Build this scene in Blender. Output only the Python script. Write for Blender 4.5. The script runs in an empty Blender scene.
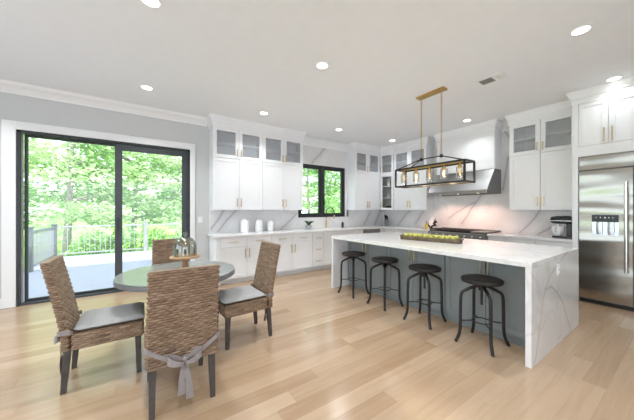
import bpy, bmesh, math, random
from mathutils import Vector, Matrix
SC = bpy.context.scene
COL = SC.collection
PI = math.pi
R = math.radians
random.seed(7)

# ------------------------------------------------------------------ camera, sky, sun, exposure
FPX = 260.0                                    # focal length in pixels of the 634 px wide frame
EYE = 1.371
YAW = math.atan(.677)
cam_d = bpy.data.cameras.new('camera')
cam_d.sensor_fit = 'HORIZONTAL'; cam_d.sensor_width = 36.0
cam_d.lens = 36.0 * FPX / 634.0
cam_d.clip_start = .02; cam_d.clip_end = 300
cam = bpy.data.objects.new('camera', cam_d); COL.objects.link(cam)
cam.location = (0, 0, EYE); cam.rotation_euler = (PI / 2, 0, -YAW)
SC.camera = cam

SKY_STRENGTH = 2.5
SUN_STRENGTH = 6.5
LAMP_W = 12.0
vs = SC.view_settings
vs.view_transform = 'Standard'; vs.look = 'None'; vs.gamma = 1.0; vs.use_curve_mapping = False
vs.exposure = 0.40
w = bpy.data.worlds.new('sky'); SC.world = w; w.use_nodes = True
wb = w.node_tree.nodes['Background']
wb.inputs[0].default_value = (.80, .89, 1.0, 1); wb.inputs[1].default_value = SKY_STRENGTH
sun_d = bpy.data.lights.new('sun', 'SUN'); sun_d.energy = SUN_STRENGTH; sun_d.angle = .02; sun_d.color = (1, .96, .88)
sun = bpy.data.objects.new('sun', sun_d); COL.objects.link(sun)
sun.rotation_euler = (R(40), R(0), R(38))      # from high on the right-hand side, over the house

CEIL = 3.15
WALLY = 5.45
WALLX = 6.10

# ------------------------------------------------------------------ pixel helpers for surface pattern placing
_s, _c = math.sin(YAW), math.cos(YAW)
def _ray(x, y):
    r = (x - 317) / FPX
    return Vector((_c * r + _s, -_s * r + _c, (210 - y) / FPX))
def on_y(x, y, Y):
    d = _ray(x, y); t = Y / d.y; return Vector((d.x * t, Y, EYE + d.z * t))
def on_x(x, y, X):
    d = _ray(x, y); t = X / d.x; return Vector((X, d.y * t, EYE + d.z * t))
def on_z(x, y, Z):
    d = _ray(x, y); t = (Z - EYE) / d.z; return Vector((d.x * t, d.y * t, Z))

# ------------------------------------------------------------------ materials
def new_mat(name):
    m = bpy.data.materials.new(name); m.use_nodes = True
    nt = m.node_tree
    return m, nt, nt.nodes['Principled BSDF']
def N(nt, typ, **kw):
    n = nt.nodes.new(typ)
    for k, v in kw.items():
        setattr(n, k, v)
    return n
def math_n(nt, op, a, b=None, clamp=False):
    n = nt.nodes.new('ShaderNodeMath'); n.operation = op; n.use_clamp = clamp
    for i, v in enumerate((a, b)):
        if v is None: continue
        if isinstance(v, (int, float)): n.inputs[i].default_value = v
        else: nt.links.new(v, n.inputs[i])
    return n.outputs[0]
def ramp(nt, fac, stops):
    n = nt.nodes.new('ShaderNodeValToRGB')
    el = n.color_ramp.elements
    while len(el) < len(stops): el.new(.5)
    for e, (p, c) in zip(el, stops):
        e.position = p; e.color = (*c, 1)
    nt.links.new(fac, n.inputs[0])
    return n.outputs[0]
def simple(name, col, rough=.5, metal=0, noise=0.04, scale=8.0, bump=0.0, spec=.5, coat=0.0):
    m, nt, b = new_mat(name)
    tc = N(nt, 'ShaderNodeTexCoord'); nz = N(nt, 'ShaderNodeTexNoise')
    nz.inputs['Scale'].default_value = scale; nz.inputs['Detail'].default_value = 3
    nt.links.new(tc.outputs['Object'], nz.inputs['Vector'])
    lo = tuple(max(0, c * (1 - noise)) for c in col); hi = tuple(min(1, c * (1 + noise)) for c in col)
    nt.links.new(ramp(nt, nz.outputs[0], [(.3, lo), (.7, hi)]), b.inputs['Base Color'])
    b.inputs['Roughness'].default_value = rough; b.inputs['Metallic'].default_value = metal
    b.inputs['Specular IOR Level'].default_value = spec
    b.inputs['Coat Weight'].default_value = coat
    if bump:
        bp = N(nt, 'ShaderNodeBump'); bp.inputs['Strength'].default_value = bump; bp.inputs['Distance'].default_value = .004
        nt.links.new(nz.outputs[0], bp.inputs['Height']); nt.links.new(bp.outputs[0], b.inputs['Normal'])
    return m
def emit(name, col, strength):
    m = bpy.data.materials.new(name); m.use_nodes = True; nt = m.node_tree
    nt.nodes.clear()
    e = N(nt, 'ShaderNodeEmission'); e.inputs[0].default_value = (*col, 1); e.inputs[1].default_value = strength
    o = N(nt, 'ShaderNodeOutputMaterial'); nt.links.new(e.outputs[0], o.inputs[0])
    return m
def glass(name, tint=(1, 1, 1), gloss=.10, body=0.0, body_col=(.6, .62, .64), rough=.02, reed=False):
    m = bpy.data.materials.new(name); m.use_nodes = True; nt = m.node_tree
    nt.nodes.clear()
    t = N(nt, 'ShaderNodeBsdfTransparent'); t.inputs[0].default_value = (*tint, 1)
    g = N(nt, 'ShaderNodeBsdfGlossy'); g.inputs['Roughness'].default_value = rough
    fr = N(nt, 'ShaderNodeLayerWeight'); fr.inputs[0].default_value = .25
    fac = math_n(nt, 'MULTIPLY', math_n(nt, 'ADD', fr.outputs['Fresnel'], .25), gloss * 3, True)
    mx = N(nt, 'ShaderNodeMixShader'); nt.links.new(fac, mx.inputs[0])
    src = t.outputs[0]
    if body:
        d = N(nt, 'ShaderNodeBsdfDiffuse'); d.inputs[0].default_value = (*body_col, 1)
        mb = N(nt, 'ShaderNodeMixShader'); mb.inputs[0].default_value = body
        if reed:
            tc = N(nt, 'ShaderNodeTexCoord'); wv = N(nt, 'ShaderNodeTexWave'); wv.bands_direction = 'Z'
            wv.inputs['Scale'].default_value = 14
            nt.links.new(tc.outputs['Object'], wv.inputs['Vector'])
            nt.links.new(math_n(nt, 'ADD', math_n(nt, 'MULTIPLY', wv.outputs['Fac'], .12), body - .06), mb.inputs[0])
        nt.links.new(t.outputs[0], mb.inputs[1]); nt.links.new(d.outputs[0], mb.inputs[2])
        src = mb.outputs[0]
    nt.links.new(src, mx.inputs[1]); nt.links.new(g.outputs[0], mx.inputs[2])
    o = N(nt, 'ShaderNodeOutputMaterial'); nt.links.new(mx.outputs[0], o.inputs[0])
    return m
def marble(name, veins, base=(.84, .83, .83), width=.010, vein_col=(.42, .42, .44), clouds=.06, rough=.12, wob=(.1, .1, .1)):
    """white engineered stone: soft clouds plus grey veins that follow the given poly-lines (object = world space)"""
    m, nt, b = new_mat(name)
    L = nt.links
    tc = N(nt, 'ShaderNodeTexCoord')
    n1 = N(nt, 'ShaderNodeTexNoise'); n1.inputs['Scale'].default_value = 2.2; n1.inputs['Detail'].default_value = 5
    L.new(tc.outputs['Object'], n1.inputs['Vector'])
    sub = N(nt, 'ShaderNodeVectorMath', operation='SUBTRACT'); sub.inputs[1].default_value = (.5, .5, .5)
    L.new(n1.outputs['Color'], sub.inputs[0])
    scl = N(nt, 'ShaderNodeVectorMath', operation='MULTIPLY'); scl.inputs[1].default_value = wob
    L.new(sub.outputs[0], scl.inputs[0])
    add = N(nt, 'ShaderNodeVectorMath', operation='ADD')
    L.new(tc.outputs['Object'], add.inputs[0]); L.new(scl.outputs[0], add.inputs[1])
    p = add.outputs[0]
    best = None
    for line in veins:
        for a, bb in zip(line[:-1], line[1:]):
            a = Vector(a); ba = Vector(bb) - a
            pa = N(nt, 'ShaderNodeVectorMath', operation='SUBTRACT'); pa.inputs[1].default_value = a; L.new(p, pa.inputs[0])
            dt = N(nt, 'ShaderNodeVectorMath', operation='DOT_PRODUCT'); dt.inputs[1].default_value = ba / max(1e-6, ba.length_squared)
            L.new(pa.outputs[0], dt.inputs[0])
            h = math_n(nt, 'MULTIPLY', dt.outputs['Value'], 1.0, True)
            sc = N(nt, 'ShaderNodeVectorMath', operation='SCALE'); sc.inputs[0].default_value = ba; L.new(h, sc.inputs['Scale'])
            ds = N(nt, 'ShaderNodeVectorMath', operation='DISTANCE'); L.new(pa.outputs[0], ds.inputs[0]); L.new(sc.outputs[0], ds.inputs[1])
            best = ds.outputs['Value'] if best is None else math_n(nt, 'MINIMUM', best, ds.outputs['Value'])
    n2 = N(nt, 'ShaderNodeTexNoise'); n2.inputs['Scale'].default_value = 1.3; n2.inputs['Detail'].default_value = 6; n2.inputs['Distortion'].default_value = 1.2
    L.new(tc.outputs['Object'], n2.inputs['Vector'])
    lo = tuple(c * (1 - clouds * 1.6) for c in base)
    col = ramp(nt, n2.outputs[0], [(.30, lo), (.62, base)])
    # faint secondary veining
    n3 = N(nt, 'ShaderNodeTexNoise'); n3.inputs['Scale'].default_value = .8; n3.inputs['Detail'].default_value = 4; n3.inputs['Distortion'].default_value = .8
    L.new(tc.outputs['Object'], n3.inputs['Vector'])
    thin = math_n(nt, 'ABSOLUTE', math_n(nt, 'SUBTRACT', n3.outputs[0], .5))
    faint = math_n(nt, 'MULTIPLY', math_n(nt, 'SUBTRACT', 1.0, math_n(nt, 'MULTIPLY', thin, 90), True), .22)
    fac = faint
    if best is not None:
        n4 = N(nt, 'ShaderNodeTexNoise'); n4.inputs['Scale'].default_value = 5
        L.new(tc.outputs['Object'], n4.inputs['Vector'])
        wd = math_n(nt, 'MULTIPLY', math_n(nt, 'ADD', n4.outputs[0], .35), width)
        core = math_n(nt, 'SUBTRACT', 1.0, math_n(nt, 'DIVIDE', best, wd), True)
        halo = math_n(nt, 'MULTIPLY', math_n(nt, 'SUBTRACT', 1.0, math_n(nt, 'DIVIDE', best, width * 4), True), .35)
        fac = math_n(nt, 'MAXIMUM', math_n(nt, 'MAXIMUM', math_n(nt, 'MULTIPLY', core, 1.6, True), halo), faint)
    mx = N(nt, 'ShaderNodeMixRGB'); L.new(fac, mx.inputs[0]); L.new(col, mx.inputs[1]); mx.inputs[2].default_value = (*vein_col, 1)
    L.new(mx.outputs[0], b.inputs['Base Color'])
    b.inputs['Roughness'].default_value = rough
    return m
def plank_floor(name):
    """oak boards running along x: hashed tint per board, grain, thin dark joints"""
    m, nt, b = new_mat(name); L = nt.links
    PW, PL = .135, 1.7
    tc = N(nt, 'ShaderNodeTexCoord'); sp = N(nt, 'ShaderNodeSeparateXYZ'); L.new(tc.outputs['Object'], sp.inputs[0])
    v = math_n(nt, 'DIVIDE', sp.outputs['Y'], PW); row = math_n(nt, 'FLOOR', v); fy = math_n(nt, 'FRACT', v)
    wn = N(nt, 'ShaderNodeTexWhiteNoise', noise_dimensions='1D'); L.new(row, wn.inputs['W'])
    u = math_n(nt, 'DIVIDE', math_n(nt, 'ADD', sp.outputs['X'], math_n(nt, 'MULTIPLY', wn.outputs['Value'], 7.0)), PL)
    colm = math_n(nt, 'FLOOR', u); fx = math_n(nt, 'FRACT', u)
    cb = N(nt, 'ShaderNodeCombineXYZ'); L.new(row, cb.inputs[0]); L.new(colm, cb.inputs[1])
    w2 = N(nt, 'ShaderNodeTexWhiteNoise', noise_dimensions='2D'); L.new(cb.outputs[0], w2.inputs['Vector'])
    tint = ramp(nt, w2.outputs['Value'], [(0, (.33, .218, .133)), (.2, (.37, .257, .165)), (.6, (.40, .282, .184)), (1, (.435, .316, .215))])
    # grain, stretched along the board and shifted per board
    ad = N(nt, 'ShaderNodeVectorMath', operation='MULTIPLY_ADD'); ad.inputs[1].default_value = (.8, 12, 1)
    L.new(tc.outputs['Object'], ad.inputs[0]); L.new(w2.outputs['Color'], ad.inputs[2])
    gn = N(nt, 'ShaderNodeTexNoise'); gn.inputs['Scale'].default_value = 2.0; gn.inputs['Detail'].default_value = 6; gn.inputs['Distortion'].default_value = .6
    L.new(ad.outputs[0], gn.inputs['Vector'])
    gr = ramp(nt, gn.outputs[0], [(.32, (.90, .88, .86)), (.62, (1.03, 1.03, 1.03))])
    mul = N(nt, 'ShaderNodeMixRGB', blend_type='MULTIPLY'); mul.inputs[0].default_value = .8; L.new(tint, mul.inputs[1]); L.new(gr, mul.inputs[2])
    ey = math_n(nt, 'LESS_THAN', math_n(nt, 'MINIMUM', fy, math_n(nt, 'SUBTRACT', 1.0, fy)), .010)
    ex = math_n(nt, 'LESS_THAN', math_n(nt, 'MINIMUM', fx, math_n(nt, 'SUBTRACT', 1.0, fx)), .0010)
    j = math_n(nt, 'MAXIMUM', ey, ex)
    mx = N(nt, 'ShaderNodeMixRGB'); L.new(math_n(nt, 'MULTIPLY', j, .40), mx.inputs[0]); L.new(mul.outputs[0], mx.inputs[1]); mx.inputs[2].default_value = (.28, .17, .09, 1)
    L.new(mx.outputs[0], b.inputs['Base Color'])
    L.new(math_n(nt, 'ADD', math_n(nt, 'MULTIPLY', gn.outputs[0], .10), .15), b.inputs['Roughness'])
    b.inputs['Specular IOR Level'].default_value = .5
    bp = N(nt, 'ShaderNodeBump'); bp.inputs['Strength'].default_value = .12; bp.inputs['Distance'].default_value = .002
    L.new(gn.outputs[0], bp.inputs['Height']); L.new(bp.outputs[0], b.inputs['Normal'])
    return m
def brushed(name, col, rough=.28, axis='H'):
    m, nt, b = new_mat(name); L = nt.links
    tc = N(nt, 'ShaderNodeTexCoord'); mp = N(nt, 'ShaderNodeMapping')
    mp.inputs['Scale'].default_value = (2, 2, 160) if axis == 'H' else (160, 160, 2)
    L.new(tc.outputs['Object'], mp.inputs[0])
    nz = N(nt, 'ShaderNodeTexNoise'); nz.inputs['Scale'].default_value = 2; nz.inputs['Detail'].default_value = 3
    L.new(mp.outputs[0], nz.inputs['Vector'])
    L.new(ramp(nt, nz.outputs[0], [(.3, tuple(c * .92 for c in col)), (.7, tuple(min(1, c * 1.06) for c in col))]), b.inputs['Base Color'])
    b.inputs['Metallic'].default_value = 1; b.inputs['Roughness'].default_value = rough
    b.inputs['Anisotropic'].default_value = .5
    # sheet steel is never quite flat
    n2 = N(nt, 'ShaderNodeTexNoise'); n2.inputs['Scale'].default_value = 1.6; n2.inputs['Detail'].default_value = 1
    mp2 = N(nt, 'ShaderNodeMapping'); mp2.inputs['Scale'].default_value = (.4, .4, 1.6); L.new(tc.outputs['Object'], mp2.inputs[0]); L.new(mp2.outputs[0], n2.inputs['Vector'])
    bp = N(nt, 'ShaderNodeBump'); bp.inputs['Strength'].default_value = .6; bp.inputs['Distance'].default_value = .10
    L.new(n2.outputs[0], bp.inputs['Height']); L.new(bp.outputs[0], b.inputs['Normal'])
    return m
def strand(name, stops, rough=.6):
    """woven material: the strand attribute (one random value per strand crossing) picks the colour"""
    m, nt, b = new_mat(name); L = nt.links
    at = N(nt, 'ShaderNodeAttribute', attribute_name='strand')
    tc = N(nt, 'ShaderNodeTexCoord'); nz = N(nt, 'ShaderNodeTexNoise'); nz.inputs['Scale'].default_value = 30
    L.new(tc.outputs['Object'], nz.inputs['Vector'])
    f = math_n(nt, 'ADD', math_n(nt, 'MULTIPLY', at.outputs['Fac'], .75), math_n(nt, 'MULTIPLY', nz.outputs[0], .25))
    L.new(ramp(nt, f, stops), b.inputs['Base Color']); b.inputs['Roughness'].default_value = rough
    return m
def leafmat(name, a, c):
    m, nt, b = new_mat(name); L = nt.links
    at = N(nt, 'ShaderNodeAttribute', attribute_name='strand')
    col = ramp(nt, at.outputs['Fac'], [(0, a), (.8, c), (1, tuple(min(1, x * 1.25 + .1) for x in c))])
    L.new(col, b.inputs['Base Color']); b.inputs['Roughness'].default_value = .5
    tr = N(nt, 'ShaderNodeBsdfTranslucent'); L.new(col, tr.inputs[0])
    mx = N(nt, 'ShaderNodeMixShader'); mx.inputs[0].default_value = .55
    L.new(b.outputs[0], mx.inputs[1]); L.new(tr.outputs[0], mx.inputs[2])
    L.new(mx.outputs[0], nt.nodes['Material Output'].inputs[0])
    return m

M = {}
M['wall'] = simple('wall_paint_grey', (.60, .61, .605), .7, noise=.01)
M['ceiling'] = simple('ceiling_paint', (.86, .88, .90), .8, noise=.01)
M['trim'] = simple('trim_white', (.85, .855, .86), .4, noise=.01)
M['cab'] = simple('cabinet_white', (.85, .863, .88), .35, noise=.01)
M['cab_in'] = simple('cabinet_inside', (.78, .78, .79), .5, noise=.01)
M['isl'] = simple('island_grey_blue', (.27, .30, .31), .42, noise=.03)
M['gold'] = simple('brushed_gold', (.68, .55, .35), .28, 1, noise=.05)
M['brass'] = simple('aged_brass', (.55, .36, .12), .35, 1, noise=.1)
M['black'] = simple('black_metal', (.014, .014, .015), .40, 0, noise=.1, spec=.5)
M['frame'] = simple('black_window_frame', (.022, .025, .028), .35, 0, noise=.05)
M['frame2'] = simple('charcoal_door_sash', (.045, .052, .058), .40, 0, noise=.05)
M['steel'] = brushed('stainless_steel', (.43, .405, .36), .20)
M['steel2'] = brushed('stainless_hood', (.30, .297, .293), .48)
M['chrome'] = simple('chrome', (.75, .74, .72), .15, 1, noise=.02)
M['floor'] = plank_floor('oak_floor')
M['glass'] = glass('clear_glass', (.97, .985, .975), .05)
M['shade_glass'] = glass('shade_glass', (.97, .96, .94), .12)
M['cloche_glass'] = glass('cloche_glass', (.86, .89, .86), .16)
M['reed'] = glass('reeded_glass', (.97, .98, .99), .05, .12, (.70, .71, .72), .2, True)
M['cabglass'] = glass('cabinet_glass', (.97, .98, .97), .05)
M['stool_seat'] = simple('stool_dark_wood', (.010, .008, .007), .5, 0, noise=.4, scale=25)
M['iron'] = simple('stool_iron', (.009, .008, .0075), .42, 0, noise=.3, scale=20)
M['wicker'] = strand('wicker', [(0, (.06, .034, .02)), (.25, (.14, .085, .05)), (.55, (.235, .152, .095)), (.85, (.34, .245, .168)), (1, (.44, .34, .245))])
M['cushion'] = simple('cushion_grey_linen', (.31, .305, .30), .9, noise=.06, scale=60, bump=.15)
M['ribbon'] = simple('ribbon_taupe', (.27, .238, .232), .8, noise=.06, scale=60)
M['legwood'] = simple('dark_grey_wood', (.062, .052, .048), .5, noise=.3, scale=14)
M['table_top'] = simple('table_grey_top', (.215, .235, .22), .12, noise=.06, scale=6)
M['table_edge'] = simple('table_dark_edge', (.16, .165, .17), .35, noise=.1, scale=12)
M['cakewood'] = simple('acacia_wood', (.44, .24, .12), .4, noise=.25, scale=14)
M['whiteceramic'] = simple('white_ceramic', (.86, .86, .86), .15, noise=.01)
M['greyceramic'] = simple('grey_pot', (.45, .45, .45), .5, noise=.1, scale=30)
M['darkgreen'] = simple('dark_green_leaf', (.035, .075, .03), .45, noise=.4, scale=20)
M['blackplastic'] = simple('black_plastic', (.018, .018, .020), .25, noise=.1)
M['troughwood'] = simple('weathered_trough_wood', (.17, .125, .08), .6, noise=.4, scale=18)
M['apple'] = simple('green_apple_skin', (.52, .52, .13), .4, noise=.25, scale=10)
M['stem'] = simple('brown_stem', (.09, .055, .03), .7, noise=.2)
M['vent_dark'] = simple('vent_dark', (.20, .20, .20), .6, noise=.05)
M['lamp_face'] = emit('lamp_face', (1, .97, .92), 6.0)
M['bulb'] = emit('bulb_filament', (1, .70, .35), 7.0)
M['bulb_dim'] = emit('bulb_filament_dim', (1, .62, .25), 1.2)
M['hoodlamp'] = emit('hood_lamp', (1, .85, .65), 10.0)
M['deck'] = simple('deck_boards', (.35, .36, .47), .5, noise=.04, scale=4)
M['railwhite'] = simple('rail_pale', (.30, .315, .32), .5, noise=.03)
M['raildark'] = simple('rail_charcoal', (.085, .105, .115), .5, noise=.06)
M['railgrey'] = simple('rail_mid_grey', (.20, .21, .24), .5, noise=.03)
M['lawn'] = simple('lawn', (.30, .50, .10), .9, noise=.25, scale=.6)
M['bark'] = simple('bark', (.36, .33, .30), .9, noise=.35, scale=9, bump=.4)
M['leaf1'] = leafmat('leaf_lime', (.24, .46, .12), (.46, .68, .31))
M['leaf2'] = leafmat('leaf_mid', (.18, .39, .10), (.38, .60, .25))
M['leaf3'] = leafmat('leaf_pale', (.40, .57, .28), (.68, .80, .55))
M['oil'] = simple('oil_yellow', (.62, .46, .05), .2, noise=.1)
M['silver'] = simple('dispenser_silver', (.62, .64, .68), .2, 1, noise=.1, scale=40)
M['display'] = emit('display_marks', (.85, .9, 1), 1.0)

def V3(*p): return tuple(p)
splash_veins = [
    [on_y(223.6, 210.7, 5.43), on_y(219, 219, 5.43), on_y(211.4, 228.6, 5.43)],
    [on_y(235.7, 210.7, 5.43), on_y(227.9, 220, 5.43), on_y(217.9, 231.5, 5.43)],
    [on_y(297, 213.5, 5.43), on_y(281, 229, 5.43)],
    [on_y(326.5, 147, 5.43), on_y(315.7, 159.3, 5.43), on_y(312, 163.5, 5.43)],
    [on_y(370.5, 212, 5.43), on_y(364, 225, 5.43)], [on_y(380.5, 210.7, 5.43), on_y(374.8, 224, 5.43)],
    [on_x(409.6, 210.7, 6.08), on_x(398, 225, 6.08)], [on_x(423.8, 210.7, 6.08), on_x(415.3, 224, 6.08)],
    [on_x(482.3, 193.4, 6.08), on_x(476.8, 201.3, 6.08), on_x(467.3, 216, 6.08), on_x(462, 224, 6.08)],
    [on_x(476.8, 201.3, 6.08), on_x(457.9, 211.5, 6.08), on_x(449, 217.5, 6.08)],
    [on_x(540.4, 210, 6.08), on_x(532.9, 219.6, 6.08), on_x(519, 233.5, 6.08)],
    [on_x(552, 226, 6.08), on_x(537, 234.6, 6.08)],
    [on_x(502.9, 127.9, 6.08), on_x(512, 140, 6.08)], [on_x(508, 158, 6.08), on_x(503, 190, 6.08)],
]
M['splash'] = marble('marble_backsplash', splash_veins, (.83, .825, .825), 0.034, (.50, .50, .52), wob=(0, 0, .16))
ie = .82
isl_veins = [
    [on_y(x, y, ie) for x, y in ((571, 249.5), (564.8, 254.3), (557, 264.8), (549.5, 278), (545, 290), (542.3, 304.8), (541, 320), (535.5, 358), (533.5, 368))],
    [on_y(x, y, ie) for x, y in ((545, 290), (551.4, 287.6), (557, 292.4), (562.9, 302.9), (567.6, 319), (571.4, 331.4))],
    [on_x(336, 250, 2.79), on_x(345, 275, 2.85), on_x(347, 283, 2.9)],
]
M['islstone'] = marble('marble_island', isl_veins, (.80, .795, .79), .0055, (.40, .385, .37), .05, wob=(.07, 0, .07))
M['counter'] = marble('marble_counter', [], (.82, .815, .81), clouds=.05)

# ------------------------------------------------------------------ mesh builder
class MB:
    def __init__(s): s.bm = bmesh.new()
    def box(s, x0, x1, y0, y1, z0, z1):
        vs_ = [s.bm.verts.new((x, y, z)) for x in (x0, x1) for y in (y0, y1) for z in (z0, z1)]
        for f in ((0, 1, 3, 2), (4, 6, 7, 5), (0, 4, 5, 1), (2, 3, 7, 6), (0, 2, 6, 4), (1, 5, 7, 3)):
            s.bm.faces.new([vs_[i] for i in f])
        return s
    def prism(s, pts, z0, z1):
        a = [s.bm.verts.new((x, y, z0)) for x, y in pts]; b = [s.bm.verts.new((x, y, z1)) for x, y in pts]
        s.bm.faces.new(a[::-1]); s.bm.faces.new(b)
        n = len(pts)
        for i in range(n): s.bm.faces.new((a[i], a[(i + 1) % n], b[(i + 1) % n], b[i]))
        return s
    def prism_y(s, pts, y0, y1):
        """outline given in (x,z), extruded along y"""
        a = [s.bm.verts.new((x, y0, z)) for x, z in pts]; b = [s.bm.verts.new((x, y1, z)) for x, z in pts]
        s.bm.faces.new(a); s.bm.faces.new(b[::-1])
        n = len(pts)
        for i in range(n): s.bm.faces.new((a[(i + 1) % n], a[i], b[i], b[(i + 1) % n]))
        return s
    def tube(s, path, r, seg=8, closed=False):
        path = [Vector(p) for p in path]; n = len(path)
        rr = r if isinstance(r, (list, tuple)) else [r] * n
        rings = []; up = None
        for i, p in enumerate(path):
            if closed: t = path[(i + 1) % n] - path[i - 1]
            else: t = path[min(i + 1, n - 1)] - path[max(i - 1, 0)]
            t.normalize()
            if up is None:
                up = Vector((0, 0, 1)) if abs(t.z) < .9 else Vector((1, 0, 0))
            a = t.cross(up)
            if a.length < 1e-4: a = t.cross(Vector((1, .3, 0)))
            a.normalize(); b = a.cross(t).normalized(); up = b
            rings.append([s.bm.verts.new(p + (a * math.cos(k * 2 * PI / seg) + b * math.sin(k * 2 * PI / seg)) * rr[i]) for k in range(seg)])
        m = n if closed else n - 1
        for i in range(m):
            A, B = rings[i], rings[(i + 1) % n]
            for k in range(seg):
                s.bm.faces.new((A[k], A[(k + 1) % seg], B[(k + 1) % seg], B[k]))
        if not closed:
            s.bm.faces.new(rings[0][::-1]); s.bm.faces.new(rings[-1])
        return s
    def lathe(s, prof, cx=0, cy=0, seg=28, cz=0, caps=True):
        rings = []
        for r, z in prof:
            rings.append([s.bm.verts.new((cx + r * math.cos(k * 2 * PI / seg), cy + r * math.sin(k * 2 * PI / seg), cz + z)) for k in range(seg)])
        for A, B in zip(rings[:-1], rings[1:]):
            for k in range(seg): s.bm.faces.new((A[k], A[(k + 1) % seg], B[(k + 1) % seg], B[k]))
        if caps:
            s.bm.faces.new(rings[0][::-1]); s.bm.faces.new(rings[-1])
        return s
    def sphere(s, c, rx, ry=None, rz=None, seg=14, rings=9):
        ry = rx if ry is None else ry; rz = rx if rz is None else rz
        ret = bmesh.ops.create_uvsphere(s.bm, u_segments=seg, v_segments=rings, radius=1)
        for v in ret['verts']: v.co = Vector((c[0] + v.co.x * rx, c[1] + v.co.y * ry, c[2] + v.co.z * rz))
        return s
    def strip(s, pts, wvec, th):
        """a ribbon: centre line + half-width vectors, thickness th"""
        n = len(pts); pts = [Vector(p) for p in pts]
        ws = [Vector(x) for x in wvec] if isinstance(wvec[0], (tuple, Vector)) else [Vector(wvec)] * n
        ring = []
        for i, p in enumerate(pts):
            t = pts[min(i + 1, n - 1)] - pts[max(i - 1, 0)]
            nn = t.cross(ws[i]).normalized() * th / 2
            ring.append([s.bm.verts.new(q) for q in (p - ws[i] - nn, p + ws[i] - nn, p + ws[i] + nn, p - ws[i] + nn)])
        for A, B in zip(ring[:-1], ring[1:]):
            for k in range(4): s.bm.faces.new((A[k], A[(k + 1) % 4], B[(k + 1) % 4], B[k]))
        s.bm.faces.new(ring[0][::-1]); s.bm.faces.new(ring[-1])
        return s
    def xform(s, mat):
        bmesh.ops.transform(s.bm, matrix=mat, verts=s.bm.verts); return s
    def mesh(s, name, mat, smooth=False, angle=None):
        bmesh.ops.recalc_face_normals(s.bm, faces=s.bm.faces)
        me = bpy.data.meshes.new(name); s.bm.to_mesh(me); s.bm.free()
        if mat is not None: me.materials.append(mat)
        if smooth:
            for p in me.polygons: p.use_smooth = True
            if angle: me.set_sharp_from_angle(angle=R(angle))
        return me
    def build(s, name, mat, parent=None, bevel=0, smooth=False, angle=40):
        o = bpy.data.objects.new(name, s.mesh(name, mat, smooth, angle)); COL.objects.link(o)
        if parent is not None: o.parent = parent
        if bevel:
            md = o.modifiers.new('bevel', 'BEVEL'); md.width = bevel; md.segments = 2; md.limit_method = 'ANGLE'
        return o
def tag(o, label=None, cat=None, group=None, kind=None):
    if label: o['label'] = label
    if cat: o['category'] = cat
    if group: o['group'] = group
    if kind: o['kind'] = kind
    return o
def thing(name, label, cat, loc=(0, 0, 0), rz=0, group=None):
    o = bpy.data.objects.new(name, None); COL.objects.link(o)
    o.empty_display_size = .1
    o.location = loc; o.rotation_euler = (0, 0, rz)
    return tag(o, label, cat, group)
def struct(o): o['kind'] = 'structure'; return o
KIDS = {}
def copy_tree(o, parent=None):
    c = o.copy(); COL.objects.link(c); c.parent = parent
    for ch in list(o.children): copy_tree(ch, c)
    return c
def sweep(path, prof, name, mat, closed=False):
    """mitred moulding: path in plan (room on the right of travel), profile of (out, z)"""
    bm = bmesh.new(); n = len(path); P = [Vector((x, y)) for x, y in path]
    rings = []
    for i in range(n):
        dirs = []
        if i > 0: dirs.append((P[i] - P[i - 1]).normalized())
        if i < n - 1: dirs.append((P[i + 1] - P[i]).normalized())
        nr = [Vector((d.y, -d.x)) for d in dirs]
        if len(nr) == 2:
            mvec = nr[0] + nr[1]; mvec = mvec / max(.2, (1 + nr[0].dot(nr[1])))
        else: mvec = nr[0]
        rings.append([bm.verts.new((P[i].x + mvec.x * o_, P[i].y + mvec.y * o_, z)) for o_, z in prof])
    k = len(prof)
    for A, B in zip(rings[:-1], rings[1:]):
        for j in range(k): bm.faces.new((A[j], A[(j + 1) % k], B[(j + 1) % k], B[j]))
    bm.faces.new(rings[0]); bm.faces.new(rings[-1][::-1])
    m = MB(); m.bm.free(); m.bm = bm
    return m.build(name, mat)

# ------------------------------------------------------------------ the room shell
XL, YB = -3.6, -3.2
struct(MB().box(XL, WALLX + .15, YB, WALLY + .0, -.12, 0).build('floor', M['floor']))
struct(MB().box(XL - .15, WALLX + .3, YB, WALLY + .16, CEIL, CEIL + .2).build('ceiling', M['ceiling']))
struct(MB().box(XL - .15, WALLX + .3, YB, WALLY + .16, CEIL + .2, 5.5).build('upper_storey', M['trim']))
DX0, DX1, DZ = -1.465, .772, 2.515
WX0, WX1, WZ0, WZ1 = 3.13, 4.58, 1.19, 2.50
wb_ = MB()
for x0, x1, z0, z1 in ((XL - .15, DX0, -.12, CEIL), (DX0, DX1, DZ, CEIL), (DX1, WX0, -.12, CEIL), (WX0, WX1, -.12, WZ0), (WX0, WX1, WZ1, CEIL), (WX1, WALLX + .15, -.12, CEIL)):
    wb_.box(x0, x1, WALLY, WALLY + .16, z0, z1)
struct(wb_.build('wall_back', M['wall']))
struct(MB().box(WALLX, WALLX + .15, YB, WALLY, 0, CEIL).build('wall_right', M['wall']))
LY0, LY1, LZ0, LZ1 = -1.2, 4.0, .35, 2.65      # invented window in the unseen left part, added to bring in daylight
struct(MB().box(XL - .15, XL, YB, LY0, 0, CEIL).box(XL - .15, XL, LY1, WALLY, 0, CEIL).box(XL - .15, XL, LY0, LY1, 0, LZ0).box(XL - .15, XL, LY0, LY1, LZ1, CEIL).build('wall_left', M['wall']))
w2 = bpy.data.objects.new('added_window_2', None); COL.objects.link(w2); struct(w2)
fm = MB().box(XL - .10, XL - .03, LY0, LY1, LZ0, LZ0 + .05).box(XL - .10, XL - .03, LY0, LY1, LZ1 - .05, LZ1)
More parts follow.
